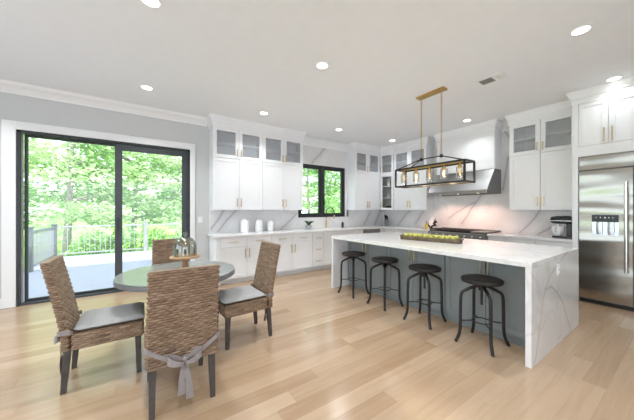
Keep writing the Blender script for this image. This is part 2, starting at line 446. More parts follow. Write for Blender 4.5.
for q in range(5):
    yq = LY0 + (LY1 - LY0 - .05) * q / 4
    fm.box(XL - .10, XL - .03, yq, yq + .05, LZ0 + .05, LZ1 - .05)
fm.build('window_frame', M['frame'], w2)
for q in range(4):
    yq = LY0 + (LY1 - LY0 - .05) * q / 4
    MB().box(XL - .07, XL - .062, yq + .05, yq + (LY1 - LY0 - .05) / 4, LZ0 + .05, LZ1 - .05).build('glass_pane', M['glass'], w2)
struct(MB().box(2.2, WALLX + .15, YB - .15, YB, 0, CEIL).box(XL - .15, 2.2, YB - .15, YB, 2.6, CEIL).build('wall_front', M['wall']))  # unseen wall, its wide opening made up to let in fill daylight
# marble wall cladding (walls behind the counters run in stone up to the ceiling)
sp_ = MB()
for x0, x1, z0, z1 in ((1.11, WX0, .914, 1.42), (WX0, 4.66, .914, WZ0), (4.66, WALLX, .914, 1.42), (3.0, WX0, 1.42, CEIL), (WX0, WX1, WZ1, CEIL), (WX1, 4.72, WZ0, CEIL)):
    sp_.box(x0, x1, WALLY - .02, WALLY, z0, z1)
sp_.box(WALLX - .02, WALLX, 1.11, WALLY - .02, .914, 1.42).box(WALLX - .02, WALLX, 1.9, 3.9, 1.42, CEIL)
struct(sp_.build('trim_backsplash', M['splash']))
# mouldings
crown = [(0, 3.01), (.018, 3.01), (.022, 3.035), (.055, 3.075), (.10, 3.11), (.115, 3.15), (0, 3.15)]
struct(sweep([(XL, WALLY), (1.08, WALLY)], crown, 'trim_1', M['trim']))
ccrown = [(-.012, 2.955), (.004, 2.955), (.006, 3.03), (.016, 3.04), (.026, 3.075), (.046, 3.112), (.054, 3.15), (-.012, 3.15)]
struct(sweep([(1.103, WALLY), (1.103, 5.12), (3.093, 5.12), (3.093, WALLY - .02), (4.662, WALLY - .02), (4.662, 5.12), (5.625, 5.12), (5.77, 4.745), (5.77, 3.742),
              (WALLX - .02, 3.742), (WALLX - .02, 3.515), (5.79, 3.515), (5.79, 2.283), (WALLX - .02, 2.283), (WALLX - .02, 2.045), (5.77, 2.045), (5.77, 1.105), (5.45, 1.105), (5.45, -.26)],
             ccrown, 'trim_2', M['cab']))
cs = MB()
cs.box(-1.6, DX0, WALLY - .025, WALLY, 0, 2.63).box(DX1, .86, WALLY - .025, WALLY, 0, 2.63).box(DX0, DX1, WALLY - .025, WALLY, DZ, 2.63)
struct(cs.build('trim_3', M['trim'], bevel=.004))
struct(MB().box(XL, -1.6, WALLY - .016, WALLY, 0, .14).box(.86, 1.11, WALLY - .016, WALLY, 0, .14).build('baseboard_back', M['trim'], bevel=.004))
struct(MB().box(XL, XL + .016, YB, WALLY - .02, 0, .14).build('baseboard_left', M['trim'], bevel=.004))

# sliding door
d = bpy.data.objects.new('door_1', None); COL.objects.link(d); struct(d)
fr = MB()
t = .035
fr.box(DX0, DX0 + t, WALLY - .01, WALLY + .14, 0, DZ).box(DX1 - t, DX1, WALLY - .01, WALLY + .14, 0, DZ).box(DX0, DX1, WALLY - .01, WALLY + .14, DZ - t, DZ)
fr.build('door_frame', M['frame'], d)
MB().box(DX0 + t, DX1 - t, WALLY + .0, WALLY + .12, 0, .028).build('door_sill', M['frame2'], d)
MB().box(DX0 + t, DX0 + .052, WALLY + .03, WALLY + .05, .03, DZ - t).build('screen_track', M['railwhite'], d)
def sash(name, x0, x1, y, st, tr, br, mat):
    z0, z1 = .03, DZ - .04
    o = MB().box(x0, x0 + st, y, y + .045, z0, z1).box(x1 - st, x1, y, y + .045, z0, z1).box(x0 + st, x1 - st, y, y + .045, z1 - tr, z1).box(x0 + st, x1 - st, y, y + .045, z0, z0 + br).build(name, mat, d, bevel=.003)
    MB().box(x0 + st, x1 - st, y + .018, y + .026, z0 + br, z1 - tr).build('glass_pane', M['glass'], o)
    return o
sash('fixed_sash', DX0 + .055, -.30, WALLY + .085, .035, .03, .035, M['frame'])
sr = sash('sliding_sash', -.36, DX1 - t, WALLY + .015, .10, .10, .13, M['frame2'])
MB().box(-.335, -.315, WALLY - .025, WALLY + .015, 1.0, 1.25).build('door_handle', M['frame'], sr, bevel=.004)

# kitchen window
wn = bpy.data.objects.new('window_1', None); COL.objects.link(wn); struct(wn)
y0 = WALLY - .03
f = MB(); t = .05
f.box(WX0, WX0 + t, y0, y0 + .1, WZ0, WZ1).box(WX1 - t, WX1, y0, y0 + .1, WZ0, WZ1).box(WX0 + t, WX1 - t, y0, y0 + .1, WZ1 - t, WZ1).box(WX0 + t, WX1 - t, y0, y0 + .1, WZ0, WZ0 + t)
f.box(3.80, 3.87, y0, y0 + .1, WZ0 + t, WZ1 - t)
f.build('window_frame', M['frame'], wn, bevel=.003)
for a, b in ((WX0 + t, 3.80), (3.87, WX1 - t)):
    q = .05
    so = MB().box(a, a + q, y0 + .02, y0 + .07, WZ0 + t, WZ1 - t).box(b - q, b, y0 + .02, y0 + .07, WZ0 + t, WZ1 - t).box(a + q, b - q, y0 + .02, y0 + .07, WZ1 - t - q, WZ1 - t).box(a + q, b - q, y0 + .02, y0 + .07, WZ0 + t, WZ0 + t + q).build('window_sash', M['frame'], wn)
    MB().box(a + q, b - q, y0 + .042, y0 + .048, WZ0 + t + q, WZ1 - t - q).build('glass_pane', M['glass'], so)
    hx = (b - .028) if a < 3.5 else (a + .028)
    MB().box(hx - .012, hx + .012, y0 - .012, y0 + .02, 1.50, 1.60).build('window_latch', M['black'], so, bevel=.003)

# ------------------------------------------------------------------ cabinet builder (local: x along the front, front towards -y, back at y=depth)
def panel_front(x0, x1, z0, z1, y=0.0, th=.020, fw=.058, rec=.009):
    """shaker front: frame with a recessed field"""
    m = MB()
    if min(x1 - x0, z1 - z0) < 2.6 * fw: fw = min(x1 - x0, z1 - z0) * .22
    m.box(x0, x0 + fw, y, y + th, z0, z1).box(x1 - fw, x1, y, y + th, z0, z1)
    m.box(x0 + fw, x1 - fw, y, y + th, z1 - fw, z1).box(x0 + fw, x1 - fw, y, y + th, z0, z0 + fw)
    m.box(x0 + fw, x1 - fw, y + rec, y + th, z0 + fw, z1 - fw)
    return m
def glass_front(x0, x1, z0, z1, y=0.0, th=.020, fw=.058):
    m = MB()
    m.box(x0, x0 + fw, y, y + th, z0, z1).box(x1 - fw, x1, y, y + th, z0, z1)
    m.box(x0 + fw, x1 - fw, y, y + th, z1 - fw, z1).box(x0 + fw, x1 - fw, y, y + th, z0, z0 + fw)
    return m, (x0 + fw, x1 - fw, y + .008, y + .012, z0 + fw, z1 - fw)
def pull(parent, x, z, length, vertical=True, y=0.0, r=.0075, mat=None, name='handle', off=.034):
    m = MB(); h = length / 2
    if vertical:
        m.box(x - r, x + r, y - off - r, y - off + r, z - h, z + h)
        for s in (-1, 1): m.box(x - r * .8, x + r * .8, y - off, y, z + s * h * .78 - r * .8, z + s * h * .78 + r * .8)
    else:
        m.box(x - h, x + h, y - off - r, y - off + r, z - r, z + r)
        for s in (-1, 1): m.box(x + s * h * .78 - r * .8, x + s * h * .78 + r * .8, y - off, y, z - r * .8, z + r * .8)
    return m.build(name, mat or M['gold'], parent, bevel=.0015)
G = .0035
def carcass(wd, dp, z0, z1, th=.018, shelves=(), front=.02):
    m = MB()
    m.box(0, th, front, dp, z0, z1).box(wd - th, wd, front, dp, z0, z1)
    m.box(th, wd - th, front, dp, z0, z0 + th).box(th, wd - th, front, dp, z1 - th, z1)
    m.box(th, wd - th, dp - .012, dp, z0 + th, z1 - th)
    for s in shelves: m.box(th, wd - th, front + .012, dp - .012, s - th / 2, s + th / 2)
    return m
def upper_unit(label, loc, rz, wd, dp=.33, z0=1.371, zm=2.368, z1=2.965, group=None, hand=True):
    u = thing('wall_cabinet', label, 'cabinet', loc, rz, group)
    carcass(wd, dp, z0, z1, shelves=(zm, (zm + z1) / 2 + .0)).build('body', M['cab'], u)
    h = wd / 2
    for k in (0, 1):
        a, b = k * h + G, (k + 1) * h - G
        dm = panel_front(a, b, z0 + .003, zm - G).build('door', M['cab'], u)
        hx = b - .035 if k == 0 else a + .035
        pull(dm, hx, z0 + .15, .16)
        gm, g = glass_front(a, b, zm + G, z1 - .012, fw=.066)
        gd = gm.build('glass_door', M['cab'], u)
        MB().box(*g).build('glass_pane', M['reed'], gd)
        pull(gd, hx, zm + .12, .14)
    return u
upper_unit('white wall cabinet with glass top doors, at the left end beside the grey wall', (1.116, 5.12, 0), 0, .982)
upper_unit('white wall cabinet with glass top doors, directly left of the kitchen window', (2.100, 5.12, 0), 0, .980)
upper_unit('white wall cabinet with glass top doors, directly right of the kitchen window', (4.677, 5.12, 0), 0, .945)
upper_unit('white wall cabinet with glass top doors, between corner display cabinet and range hood', (5.77, 4.742, 0), -PI / 2, .985)
upper_unit('white wall cabinet with glass top doors, above the stand mixer', (5.77, 2.035, 0), -PI / 2, .925)

# corner cabinet on the diagonal
P1, P2 = Vector((5.625, 5.12)), Vector((5.77, 4.745))
ang = math.atan2(P2.y - P1.y, P2.x - P1.x); cw = (P2 - P1).length
u = thing('corner_cabinet', 'white diagonal corner cabinet with a tall glass door showing vases', 'cabinet', (P1.x, P1.y, 0), ang)
def to_local(x, y):
    v = Vector((x, y)) - P1
    return (v.x * math.cos(-ang) - v.y * math.sin(-ang), v.x * math.sin(-ang) + v.y * math.cos(-ang))
outl = [(0.0, .02), (cw, .02), to_local(WALLX - .03, 4.747), to_local(WALLX - .03, WALLY - .03), to_local(5.628, WALLY - .03)]
def inset(poly, k):
    c = sum((Vector(p) for p in poly), Vector((0, 0))) / len(poly)
    return [tuple(Vector(p) + (c - Vector(p)) * k) for p in poly]
m = MB()
for za, zb in ((1.371, 1.389), (1.70, 1.715), (2.03, 2.045), (2.36, 2.38), (2.66, 2.675), (2.947, 2.965)): m.prism(outl, za, zb)
m.build('shelf_board', M['cab'], u)
m = MB()
for i in range(1, 5):
    a, b = Vector(outl[i]), Vector(outl[(i + 1) % 5])
    t_ = (b - a).normalized(); n_ = Vector((-t_.y, t_.x)) * .012
    m.prism([tuple(a), tuple(b), tuple(b + n_), tuple(a + n_)], 1.389, 2.947)
m.build('body', M['cab_in'], u)
for za, zb, g_ in ((1.374, 2.366, 'cabglass'), (2.371, 2.953, 'reed')):
    gm, g = glass_front(.015, cw - .015, za, zb, fw=.055)
    gd = gm.build('glass_door', M['cab'], u); MB().box(*g).build('glass_pane', M[g_], gd)
    pull(gd, .042, za + .15, .15)
mid = lambda s, q: (P1.x + math.cos(ang) * s - math.sin(ang) * q, P1.y + math.sin(ang) * s + math.cos(ang) * q)
cx, cy = mid(cw / 2, .17)
tag(MB().lathe([(.03, 0), (.055, .03), (.065, .09), (.04, .15), (.025, .18), (.04, .21)], cx, cy, cz=2.046).build('vase', M['whiteceramic'], smooth=True), 'white vase on the upper shelf behind corner cabinet glass', 'vase')
tag(MB().lathe([(.045, 0), (.075, .02), (.07, .07), (.035, .13), (.028, .20), (.012, .22)], cx, cy, cz=1.716).build('decanter', M['greyceramic'], smooth=True), 'pale bottle shaped decanter on the middle shelf of corner cabinet', 'decanter')
tag(MB().lathe([(.05, 0), (.08, .05), (.085, .10), (.08, .10), (.05, .012)], cx, cy, cz=1.390).build('bowl', M['darkgreen'], smooth=True), 'dark bowl on the bottom shelf of corner cabinet', 'bowl')

# base cabinets
def base_unit(label, loc, rz, wd, kind='2d2', dp=.59, z1=.872, mat=None, toe=.09, name='base_cabinet'):
    mat = mat or M['cab']
    u = thing(name, label, 'cabinet', loc, rz)
    MB().box(0, wd, .021, dp, .10, z1).build('body', mat, u)
    MB().box(0, wd, toe, dp, 0, .10).build('toe_kick', mat, u)
    h = wd / 2
    if kind == '2d2':
        for k in (0, 1):
            a, b = k * h + G, (k + 1) * h - G
            o = panel_front(a, b, .685, z1 - .004).build('drawer', mat, u); pull(o, (a + b) / 2, .778, .17, False)
            o = panel_front(a, b, .105, .680).build('door', mat, u)
            pull(o, b - .035 if k == 0 else a + .035, .56, .17)
    elif kind == 'dr3':
        for a, b in ((.105, .36), (.365, .62), (.685 - .06, z1 - .004)):
            o = panel_front(G, wd - G, a, b).build('drawer', mat, u); pull(o, h, (a + b) / 2, min(.17, wd * .45), False)
    elif kind == 'sink':
        o = panel_front(G, wd - G, .685, z1 - .004).build('false_front', mat, u)
        for k in (0, 1):
            a, b = k * h + G, (k + 1) * h - G
            o = panel_front(a, b, .105, .680).build('door', mat, u)
            pull(o, b - .035 if k == 0 else a + .035, .56, .17)
    elif kind == 'd1':
        o = panel_front(G, wd - G, .685, z1 - .004).build('drawer', mat, u); pull(o, h, .778, min(.15, wd * .5), False)
        o = panel_front(G, wd - G, .105, .680).build('door', mat, u); pull(o, wd - .035, .56, .17)
    elif kind == 'door1':
        o = panel_front(G, wd - G, .105, z1 - .004).build('door', mat, u); pull(o, .035, .74, .17)
    return u
BY = 4.84
MB_ = base_unit('white base cabinet with two drawers, at the left end behind round table', (1.174, BY, 0), 0, .992)
MB().box(-.062, -.002, .012, .59, 0, .872).build('end_panel', M['cab'], MB_)
base_unit('white base cabinet with two drawers, under the potted succulent', (2.168, BY, 0), 0, .986)
base_unit('narrow white base cabinet with three stacked drawers left of the sink', (3.156, BY, 0), 0, .300, 'dr3')
base_unit('white sink base cabinet under the gold faucet', (3.458, BY, 0), 0, .930, 'sink')
base_unit('slim white base cabinet between sink cabinet and dishwasher', (4.390, BY, 0), 0, .312, 'd1')
dw = thing('dishwasher', 'white panelled dishwasher with stainless control strip near the corner', 'dishwasher', (4.705, BY, 0))
MB().box(0, .62, .021, .57, .10, .870).build('body', M['vent_dark'], dw)
MB().box(0, .62, .08, .57, 0, .10).build('toe_kick', M['cab'], dw)
panel_front(.003, .617, .105, .765).build('door', M['cab'], dw)
MB().box(.003, .617, -.006, .02, .77, .868).build('control_strip', M['steel2'], dw)
pull(dw, .31, .72, .5, False, mat=M['steel2'])
BX = 5.49
ccb = thing('corner_base_cabinet', 'white corner base cabinet where the two counters meet', 'cabinet', (0, 0, 0))
MB().box(5.328, 6.07, 4.861, 5.42, .10, .872).box(5.511, 6.07, 4.40, 4.86, .10, .872).build('body', M['cab'], ccb)
MB().box(5.40, 6.07, 4.93, 5.42, 0, .10).box(5.58, 6.07, 4.40, 4.93, 0, .10).build('toe_kick', M['cab'], ccb)
o = panel_front(0, .42, .105, .866).build('door', M['cab'], ccb); o.location = (5.49, 4.825, 0); o.rotation_euler = (0, 0, -PI / 2)
MB().lathe([(.006, 0), (.006, .02), (.016, .024), (.016, .032), (.002, .036)], seg=12).xform(Matrix.Translation((.05, 0, .74)) @ Matrix.Rotation(PI / 2, 4, 'X')).build('knob', M['gold'], o, smooth=True)
base_unit('white base cabinet left of the range, behind trough of apples', (BX, 4.398, 0), -PI / 2, .880, '2d2')
base_unit('narrow white drawer cabinet directly right of the range', (BX, 2.285, 0), -PI / 2, .265, 'dr3')
base_unit('white base cabinet between narrow drawers and the mixer', (BX, 2.018, 0), -PI / 2, .455, 'd1')
base_unit('white base cabinet under the stand mixer beside refrigerator panel', (BX, 1.561, 0), -PI / 2, .455, 'd1')

# worktops
ct = MB().box(1.075, 6.075, 4.80, WALLY - .021, .874, .914)
ct.box(5.45, 6.075, 3.512, 4.80, .874, .914)
tag(ct.build('countertop', M['counter'], bevel=.003), 'white stone countertop running under the kitchen window into the corner', 'countertop')
tag(MB().box(5.45, 6.075, 1.106, 2.285, .874, .914).build('countertop', M['counter'], bevel=.003), 'short white stone countertop between range and refrigerator', 'countertop')

# ------------------------------------------------------------------ island
IX0, IX1, IY0, IY1 = 2.79, 4.335, .82, 3.665
it = thing('island_countertop', 'long white marble waterfall countertop of the island', 'countertop', (0, 0, 0))
MB().box(IX0, IX1, IY0, IY1, .868, .914).build('slab', M['islstone'], it, bevel=.002)
for a, b in ((IY0, IY0 + .045), (IY1 - .045, IY1)):
    MB().box(IX0, IX1, a, b, 0, .867).build('waterfall_panel', M['islstone'], it, bevel=.002)
pc = on_y(558, 269.5, IY0)
op = MB().box(pc.x - .036, pc.x + .036, IY0 - .007, IY0, pc.z - .058, pc.z + .058).build('outlet_plate', M['whiteceramic'], it, bevel=.002)
MB().box(pc.x - .017, pc.x + .017, IY0 - .009, IY0 - .007, pc.z + .008, pc.z + .038).box(pc.x - .017, pc.x + .017, IY0 - .009, IY0 - .007, pc.z - .038, pc.z - .008).build('socket', M['trim'], op)
iw = (IY1 - .045 - (IY0 + .045)) / 3
for k, lab in enumerate(('grey blue island cabinet at the far end, behind the stool farthest from refrigerator', 'grey blue island cabinet in the middle of the island', 'grey blue island cabinet nearest the refrigerator, behind the closest stool')):
    ytop = IY1 - .045 - k * iw
    u = thing('island_cabinet', lab, 'cabinet', (3.125, ytop - .002, 0), -PI / 2)
    ww = iw - .004
    MB().box(0, ww, .021, 1.20, .09, .866).build('body', M['isl'], u)
    MB().box(0, ww, .05, 1.14, 0, .09).build('toe_kick', M['isl'], u)
    for j in (0, 1):
        a, b = j * ww / 2 + G, (j + 1) * ww / 2 - G
        o = panel_front(a, b, .095, .862, fw=.065).build('door', M['isl'], u)
        pull(o, b - .035 if j == 0 else a + .035, .76, .19, r=.006)

# ------------------------------------------------------------------ range hood, range
HY0, HY1 = 2.283, 3.512
hc = thing('hood_cover', 'white panelled box enclosing the duct above the range hood', 'hood cover', (5.79, HY1, 0), -PI / 2)
MB().box(0, HY1 - HY0, .02, .285, 2.195, 2.955).build('body', M['cab'], hc)
panel_front(.01, HY1 - HY0 - .01, 2.20, 2.95, y=0, fw=.075).build('front_panel', M['cab'], hc)
hd = thing('range_hood', 'stainless steel wedge shaped range hood over the cooktop', 'range hood', (0, 0, 0))
MB().prism_y([(5.45, 1.70), (5.45, 1.765), (5.775, 2.185), (6.078, 2.185), (6.078, 1.70), (6.04, 1.70), (6.04, 1.73), (5.475, 1.73), (5.475, 1.70)], HY0, HY1).build('canopy', M['steel2'], hd, bevel=.003)
MB().box(5.48, 6.035, HY0 + .02, HY1 - .02, 1.714, 1.729).build('baffle_filter', M['vent_dark'], hd)
for k in range(3):
    yy = HY0 + .22 + k * .40
    MB().lathe([(.032, 1.706), (.032, 1.7135)], 5.56, yy, 16).build('hood_lamp', M['hoodlamp'], hd)
    ld = bpy.data.lights.new('hood_spot', 'SPOT'); ld.energy = 11; ld.spot_size = R(120); ld.spot_blend = .6; ld.color = (1, .60, .47); ld.shadow_soft_size = .03
    lo = bpy.data.objects.new('hood_spot', ld); COL.objects.link(lo); lo.parent = hd; lo.location = (5.62, yy, 1.695); lo.rotation_euler = (0, R(-12), 0)

rg = thing('range_cooker', 'wide stainless steel range with black grates under the hood', 'range', (5.43, HY1 - .003, 0), -PI / 2)
RW = HY1 - HY0 - .006
MB().box(0, RW, .03, .62, .08, .90).build('body', M['steel2'], rg, bevel=.004)
MB().box(.01, RW - .01, 0, .03, .77, .90).build('control_panel', M['steel2'], rg, bevel=.004)
MB().box(.03, RW - .03, .08, .6, 0, .08).build('plinth', M['black'], rg)
MB().box(0, RW, .585, .64, .90, .955).build('back_trim', M['steel2'], rg, bevel=.003)
MB().box(.02, RW - .02, .05, .58, .901, .912).build('burner_tray', M['blackplastic'], rg)
for k in range(8):
    x = .09 + k * (RW - .18) / 7
    MB().lathe([(.024, 0), (.022, .035), (.010, .040)], seg=14).xform(Matrix.Translation((x, 0, .835)) @ Matrix.Rotation(PI / 2, 4, 'X')).build('knob', M['chrome'], rg, smooth=True)
for a, b in ((.012, RW * .6), (RW * .6 + .006, RW - .012)):
    o = MB().box(a, b, .008, .03, .10, .76).build('oven_door', M['steel2'], rg, bevel=.004)
    MB().box(a + .1, b - .1, .004, .009, .26, .58).build('oven_glass', M['blackplastic'], o)
    MB().tube([(a + .04, .03, .70), (a + .04, -.04, .70), (b - .04, -.04, .70), (b - .04, .03, .70)], .012).build('handle', M['chrome'], o, smooth=True)
for k in range(4):
    x0_ = .025 + k * (RW - .05) / 4; x1_ = x0_ + (RW - .05) / 4 - .008
    if k == 3:
        MB().box(x0_, x1_, .06, .57, .913, .940).build('griddle', M['steel2'], rg, bevel=.004); continue
    g_ = MB()
    for j in range(5):
        xx = x0_ + j * (x1_ - x0_ - .012) / 4
        g_.box(xx, xx + .012, .06, .57, .930, .948)
    for yv in (.06, .18, .30, .42, .558): g_.box(x0_, x1_, yv, yv + .012, .930, .946)
    for xx in (x0_, x1_ - .012):
        for yv in (.06, .558): g_.box(xx, xx + .012, yv, yv + .012, .912, .930)
    g_.build('grate', M['black'], rg)
    for yv in (.185, .44):
        MB().lathe([(.05, .912), (.05, .920), (.035, .922), (.035, .928), (.004, .929)], (x0_ + x1_) / 2, yv, 16).build('burner', M['black'], rg, smooth=True)

# ------------------------------------------------------------------ refrigerator with its surround
FY1, FY0 = 1.034, -.185
en = thing('refrigerator_surround', 'white tall cabinet surround with doors above the refrigerator', 'cabinet', (5.45, 1.103, 0), -PI / 2)
EW = 1.103 + .255
MB().box(0, .066, 0, .63, 0, 2.965).box(EW - .066, EW, 0, .63, 0, 2.965).build('side_panel', M['cab'], en)
MB().box(.066, EW - .066, .02, .63, 2.175, 2.965).build('body', M['cab'], en)
MB().box(.066, EW - .066, 0, .02, 2.165, 2.315).build('lower_rail', M['cab'], en)
dwid = (EW - .132) / 4
for k in range(4):
    a, b = .066 + k * dwid + G, .066 + (k + 1) * dwid - G
    o = panel_front(a, b, 2.32, 2.952).build('door', M['cab'], en)
    pull(o, b - .035 if k % 2 == 0 else a + .035, 2.44, .20)
fg = thing('refrigerator', 'built in stainless steel refrigerator with ice dispenser', 'refrigerator', (5.45, FY1 - .004, 0), -PI / 2)
FW = FY1 - FY0 - .008
MB().box(0, FW, .03, .62, .06, 2.160).build('body', M['vent_dark'], fg)
MB().box(0, FW, .06, .6, 0, .06).build('toe_grille', M['black'], fg)
MB().box(.003, FW - .003, .002, .03, 1.965, 2.157).build('top_grille', M['steel'], fg, bevel=.003)
DW = .520
# dispenser opening in the left door
dz0, dz1, dx0, dx1 = 1.005, 1.305, .135, .395
dr = MB()
dr.box(.004, dx0, 0, .028, .075, 1.945).box(dx1, DW, 0, .028, .075, 1.945).box(dx0, dx1, 0, .028, dz1, 1.945).box(dx0, dx1, 0, .028, .075, dz0)
door = dr.build('freezer_door', M['steel'], fg)
ds_ = MB().box(dx0, dx1, .02, .0279, dz0, dz1).build('dispenser_back', M['silver'], door)
MB().box(dx0 + .002, dx1 - .002, -.004, .018, 1.20, dz1 - .002).build('control_display', M['blackplastic'], door, bevel=.002)
mk = MB()
for x_, w_, h_ in ((.03, .018, .008), (.075, .01, .022), (.115, .022, .02), (.155, .012, .02), (.19, .02, .008)):
    mk.box(dx0 + x_ + .01, dx0 + x_ + .01 + w_ * .6, -.0055, -.0041, 1.262 - h_ / 4, 1.262 + h_ / 4)
mk.build('display_marks', M['display'], door)
MB().box(dx0, dx1, -.002, .02, dz0, dz0 + .016).build('drip_tray', M['silver'], door, bevel=.002)
for xx in (.075, .185):
    MB().lathe([(.028, 0), (.034, .06), (.030, .15), (.034, .185)], dx0 + xx, .012, 14, dz0 + .018).xform(Matrix.Translation((0, .012 * .7, 0)) @ Matrix.Scale(.3, 4, (0, 1, 0))).build('paddle', M['silver'], door, smooth=True)
def fridge_handle(par, x):
    MB().tube([(x, -.062, .52), (x, -.062, 1.76)], .017, 14).build('handle', M['chrome'], par, smooth=True)
    for z in (.56, 1.72): MB().box(x - .012, x + .012, -.062, 0, z - .018, z + .018).build('handle_mount', M['chrome'], par, bevel=.003)
fridge_handle(door, .465)
d2 = MB().box(DW + .008, FW - .004, 0, .028, .075, 1.945).build('refrigerator_door', M['steel'], fg, bevel=.003)
fridge_handle(d2, DW + .062)

# ------------------------------------------------------------------ stools
def make_stool(label, loc, rz=0):
    s = thing('bar_stool', label, 'stool', loc, rz, 'bar stools along the island')
    MB().lathe([(.02, .628), (.15, .628), (.182, .634), (.190, .650), (.186, .667), (.165, .675), (.10, .678), (.004, .679)], seg=32).build('seat', M['stool_seat'], s, smooth=True)
    MB().lathe([(.055, .612), (.055, .627)], seg=20).build('seat_plate', M['iron'], s)
    sc = [(.011 + (.0025 if i % 2 else 0), .40 + i * .2125 / 26) for i in range(27)]
    MB().lathe(sc, seg=12).build('screw', M['iron'], s)
    MB().lathe([(.022, .545), (.030, .55), (.030, .60), (.022, .606)], seg=16).build('hub', M['iron'], s, smooth=True)
    for k in range(4):
        a = PI / 4 + k * PI / 2
        prof = [(.02, .596), (.06, .588), (.12, .560), (.172, .532), (.190, .510), (.197, .47), (.200, .36), (.201, .24), (.203, .15), (.210, .095), (.228, .045), (.247, .004)]
        MB().tube([(r * math.cos(a), r * math.sin(a), z) for r, z in prof], .0155, 8).build('leg', M['iron'], s, smooth=True)
    m = MB().tube([(.085 * math.cos(q * PI / 12), .085 * math.sin(q * PI / 12), .235) for q in range(24)], .006, 6, True)
    for k in range(4):
        a = PI / 4 + k * PI / 2
        m.tube([(.085 * math.cos(a), .085 * math.sin(a), .235), (.199 * math.cos(a), .199 * math.sin(a), .225)], .006, 6)
    m.build('footrest', M['iron'], s, smooth=True)
    return s
st0 = make_stool('black metal stool closest to the camera, at the near right end of the island', (2.895, 1.262, 0))
for lab, x, y, a in (('black metal stool second from the near end of the island', 2.905, 1.918, 3), ('black metal stool third from the near end of the island', 2.915, 2.560, -4), ('black metal stool at the far left end of the island', 2.885, 3.195, 2)):
    c_ = copy_tree(st0); c_.location = (x, y, 0); c_.rotation_euler = (0, 0, R(a)); c_['label'] = lab

# ------------------------------------------------------------------ wicker chairs
def woven(perim, zs, pu, pv, amp, seed, name, cap_top=True, cap_bot=True):
    """perim(z) -> list of (point, normal, arclength); woven bumps displaced along the normal; strand attribute per crossing"""
    rnd = random.Random(seed); bm = bmesh.new()
    lay = bm.verts.layers.float.new('strand')
    tint = {}
    rings = []
    for z in zs:
        ring = []
        row = math.floor(z / pv)
        fz = z / pv - row
        for p, n, s in perim(z):
            ph = math.cos(PI * s / pu + (PI if row % 2 else 0))
            hgt = math.sin(PI * fz) ** .6 * (.66 + .34 * ph)
            key = (row, math.floor(s / (pu * 2) + .5 + (row % 2) * .5))
            if key not in tint: tint[key] = min(1, max(0, .5 + rnd.gauss(0, .14)))
            v = bm.verts.new(Vector(p) + Vector(n) * amp * (hgt - .5))
            v[lay] = tint[key]; ring.append(v)
        rings.append(ring)
    k = len(rings[0])
    for A, B in zip(rings[:-1], rings[1:]):
        for j in range(k): bm.faces.new((A[j], A[(j + 1) % k], B[(j + 1) % k], B[j]))
    if cap_top: bm.faces.new(rings[-1])
    if cap_bot: bm.faces.new(rings[0][::-1])
    bmesh.ops.recalc_face_normals(bm, faces=bm.faces)
    me = bpy.data.meshes.new(name); bm.to_mesh(me); bm.free()
    for p in me.polygons: p.use_smooth = True
    me.set_sharp_from_angle(angle=R(60))
    me.materials.append(M['wicker'])
    return me
def rrect(wd, dp, rad, step):
    """rounded rectangle, centred; returns (x,y,nx,ny,s) samples"""
    pts = []; hw, hd = wd / 2, dp / 2
    segs = [((-hw + rad, -hd), (hw - rad, -hd)), ((hw, -hd + rad), (hw, hd - rad)), ((hw - rad, hd), (-hw + rad, hd)), ((-hw, hd - rad), (-hw, -hd + rad))]
    nrm = [(0, -1), (1, 0), (0, 1), (-1, 0)]; cen = [(hw - rad, -hd + rad), (hw - rad, hd - rad), (-hw + rad, hd - rad), (-hw + rad, -hd + rad)]
    s = 0
    for i, (a, b) in enumerate(segs):
        a, b = Vector(a), Vector(b); L = (b - a).length; n = max(1, int(L / step))
        for j in range(n):
            p = a + (b - a) * j / n; pts.append((p.x, p.y, *nrm[i], s + L * j / n))
        s += L
        a0 = -PI / 2 + i * PI / 2
        for j in range(4):
            a_ = a0 + (PI / 2) * j / 4
            pts.append((cen[i][0] + rad * math.cos(a_), cen[i][1] + rad * math.sin(a_), math.cos(a_), math.sin(a_), s + rad * PI / 2 * j / 4))
        s += rad * PI / 2
    return pts
def back_shift(z):                                            # rear of the chair leans back (towards -y) above the seat
    return -.235 - (max(0, z - .42) ** 1.15) * .215
CW = .445
rb = rrect(CW, .050, .018, .006)
def perim_back(z):
    k = 1 - .045 * max(0, z - .42) / .565
    return [((x * k, y + back_shift(z), z), (nx, ny, 0), s) for x, y, nx, ny, s in rb]
PVR = .0185
zs_back = [.315 + i * PVR / 5 for i in range(int((.985 - .315) / (PVR / 5)) + 1)]
me_back = woven(perim_back, zs_back, .031, PVR, .0125, 3, 'back_weave')
ra = rrect(CW, .455, .02, .006)
def perim_apron(z): return [((x, y + .025, z), (nx, ny, 0), s) for x, y, nx, ny, s in ra]
zs_ap = [.315 + i * PVR / 5 for i in range(int((.435 - .315) / (PVR / 5)) + 1)]
me_apron = woven(perim_apron, zs_ap, .031, PVR, .0115, 5, 'apron_weave')
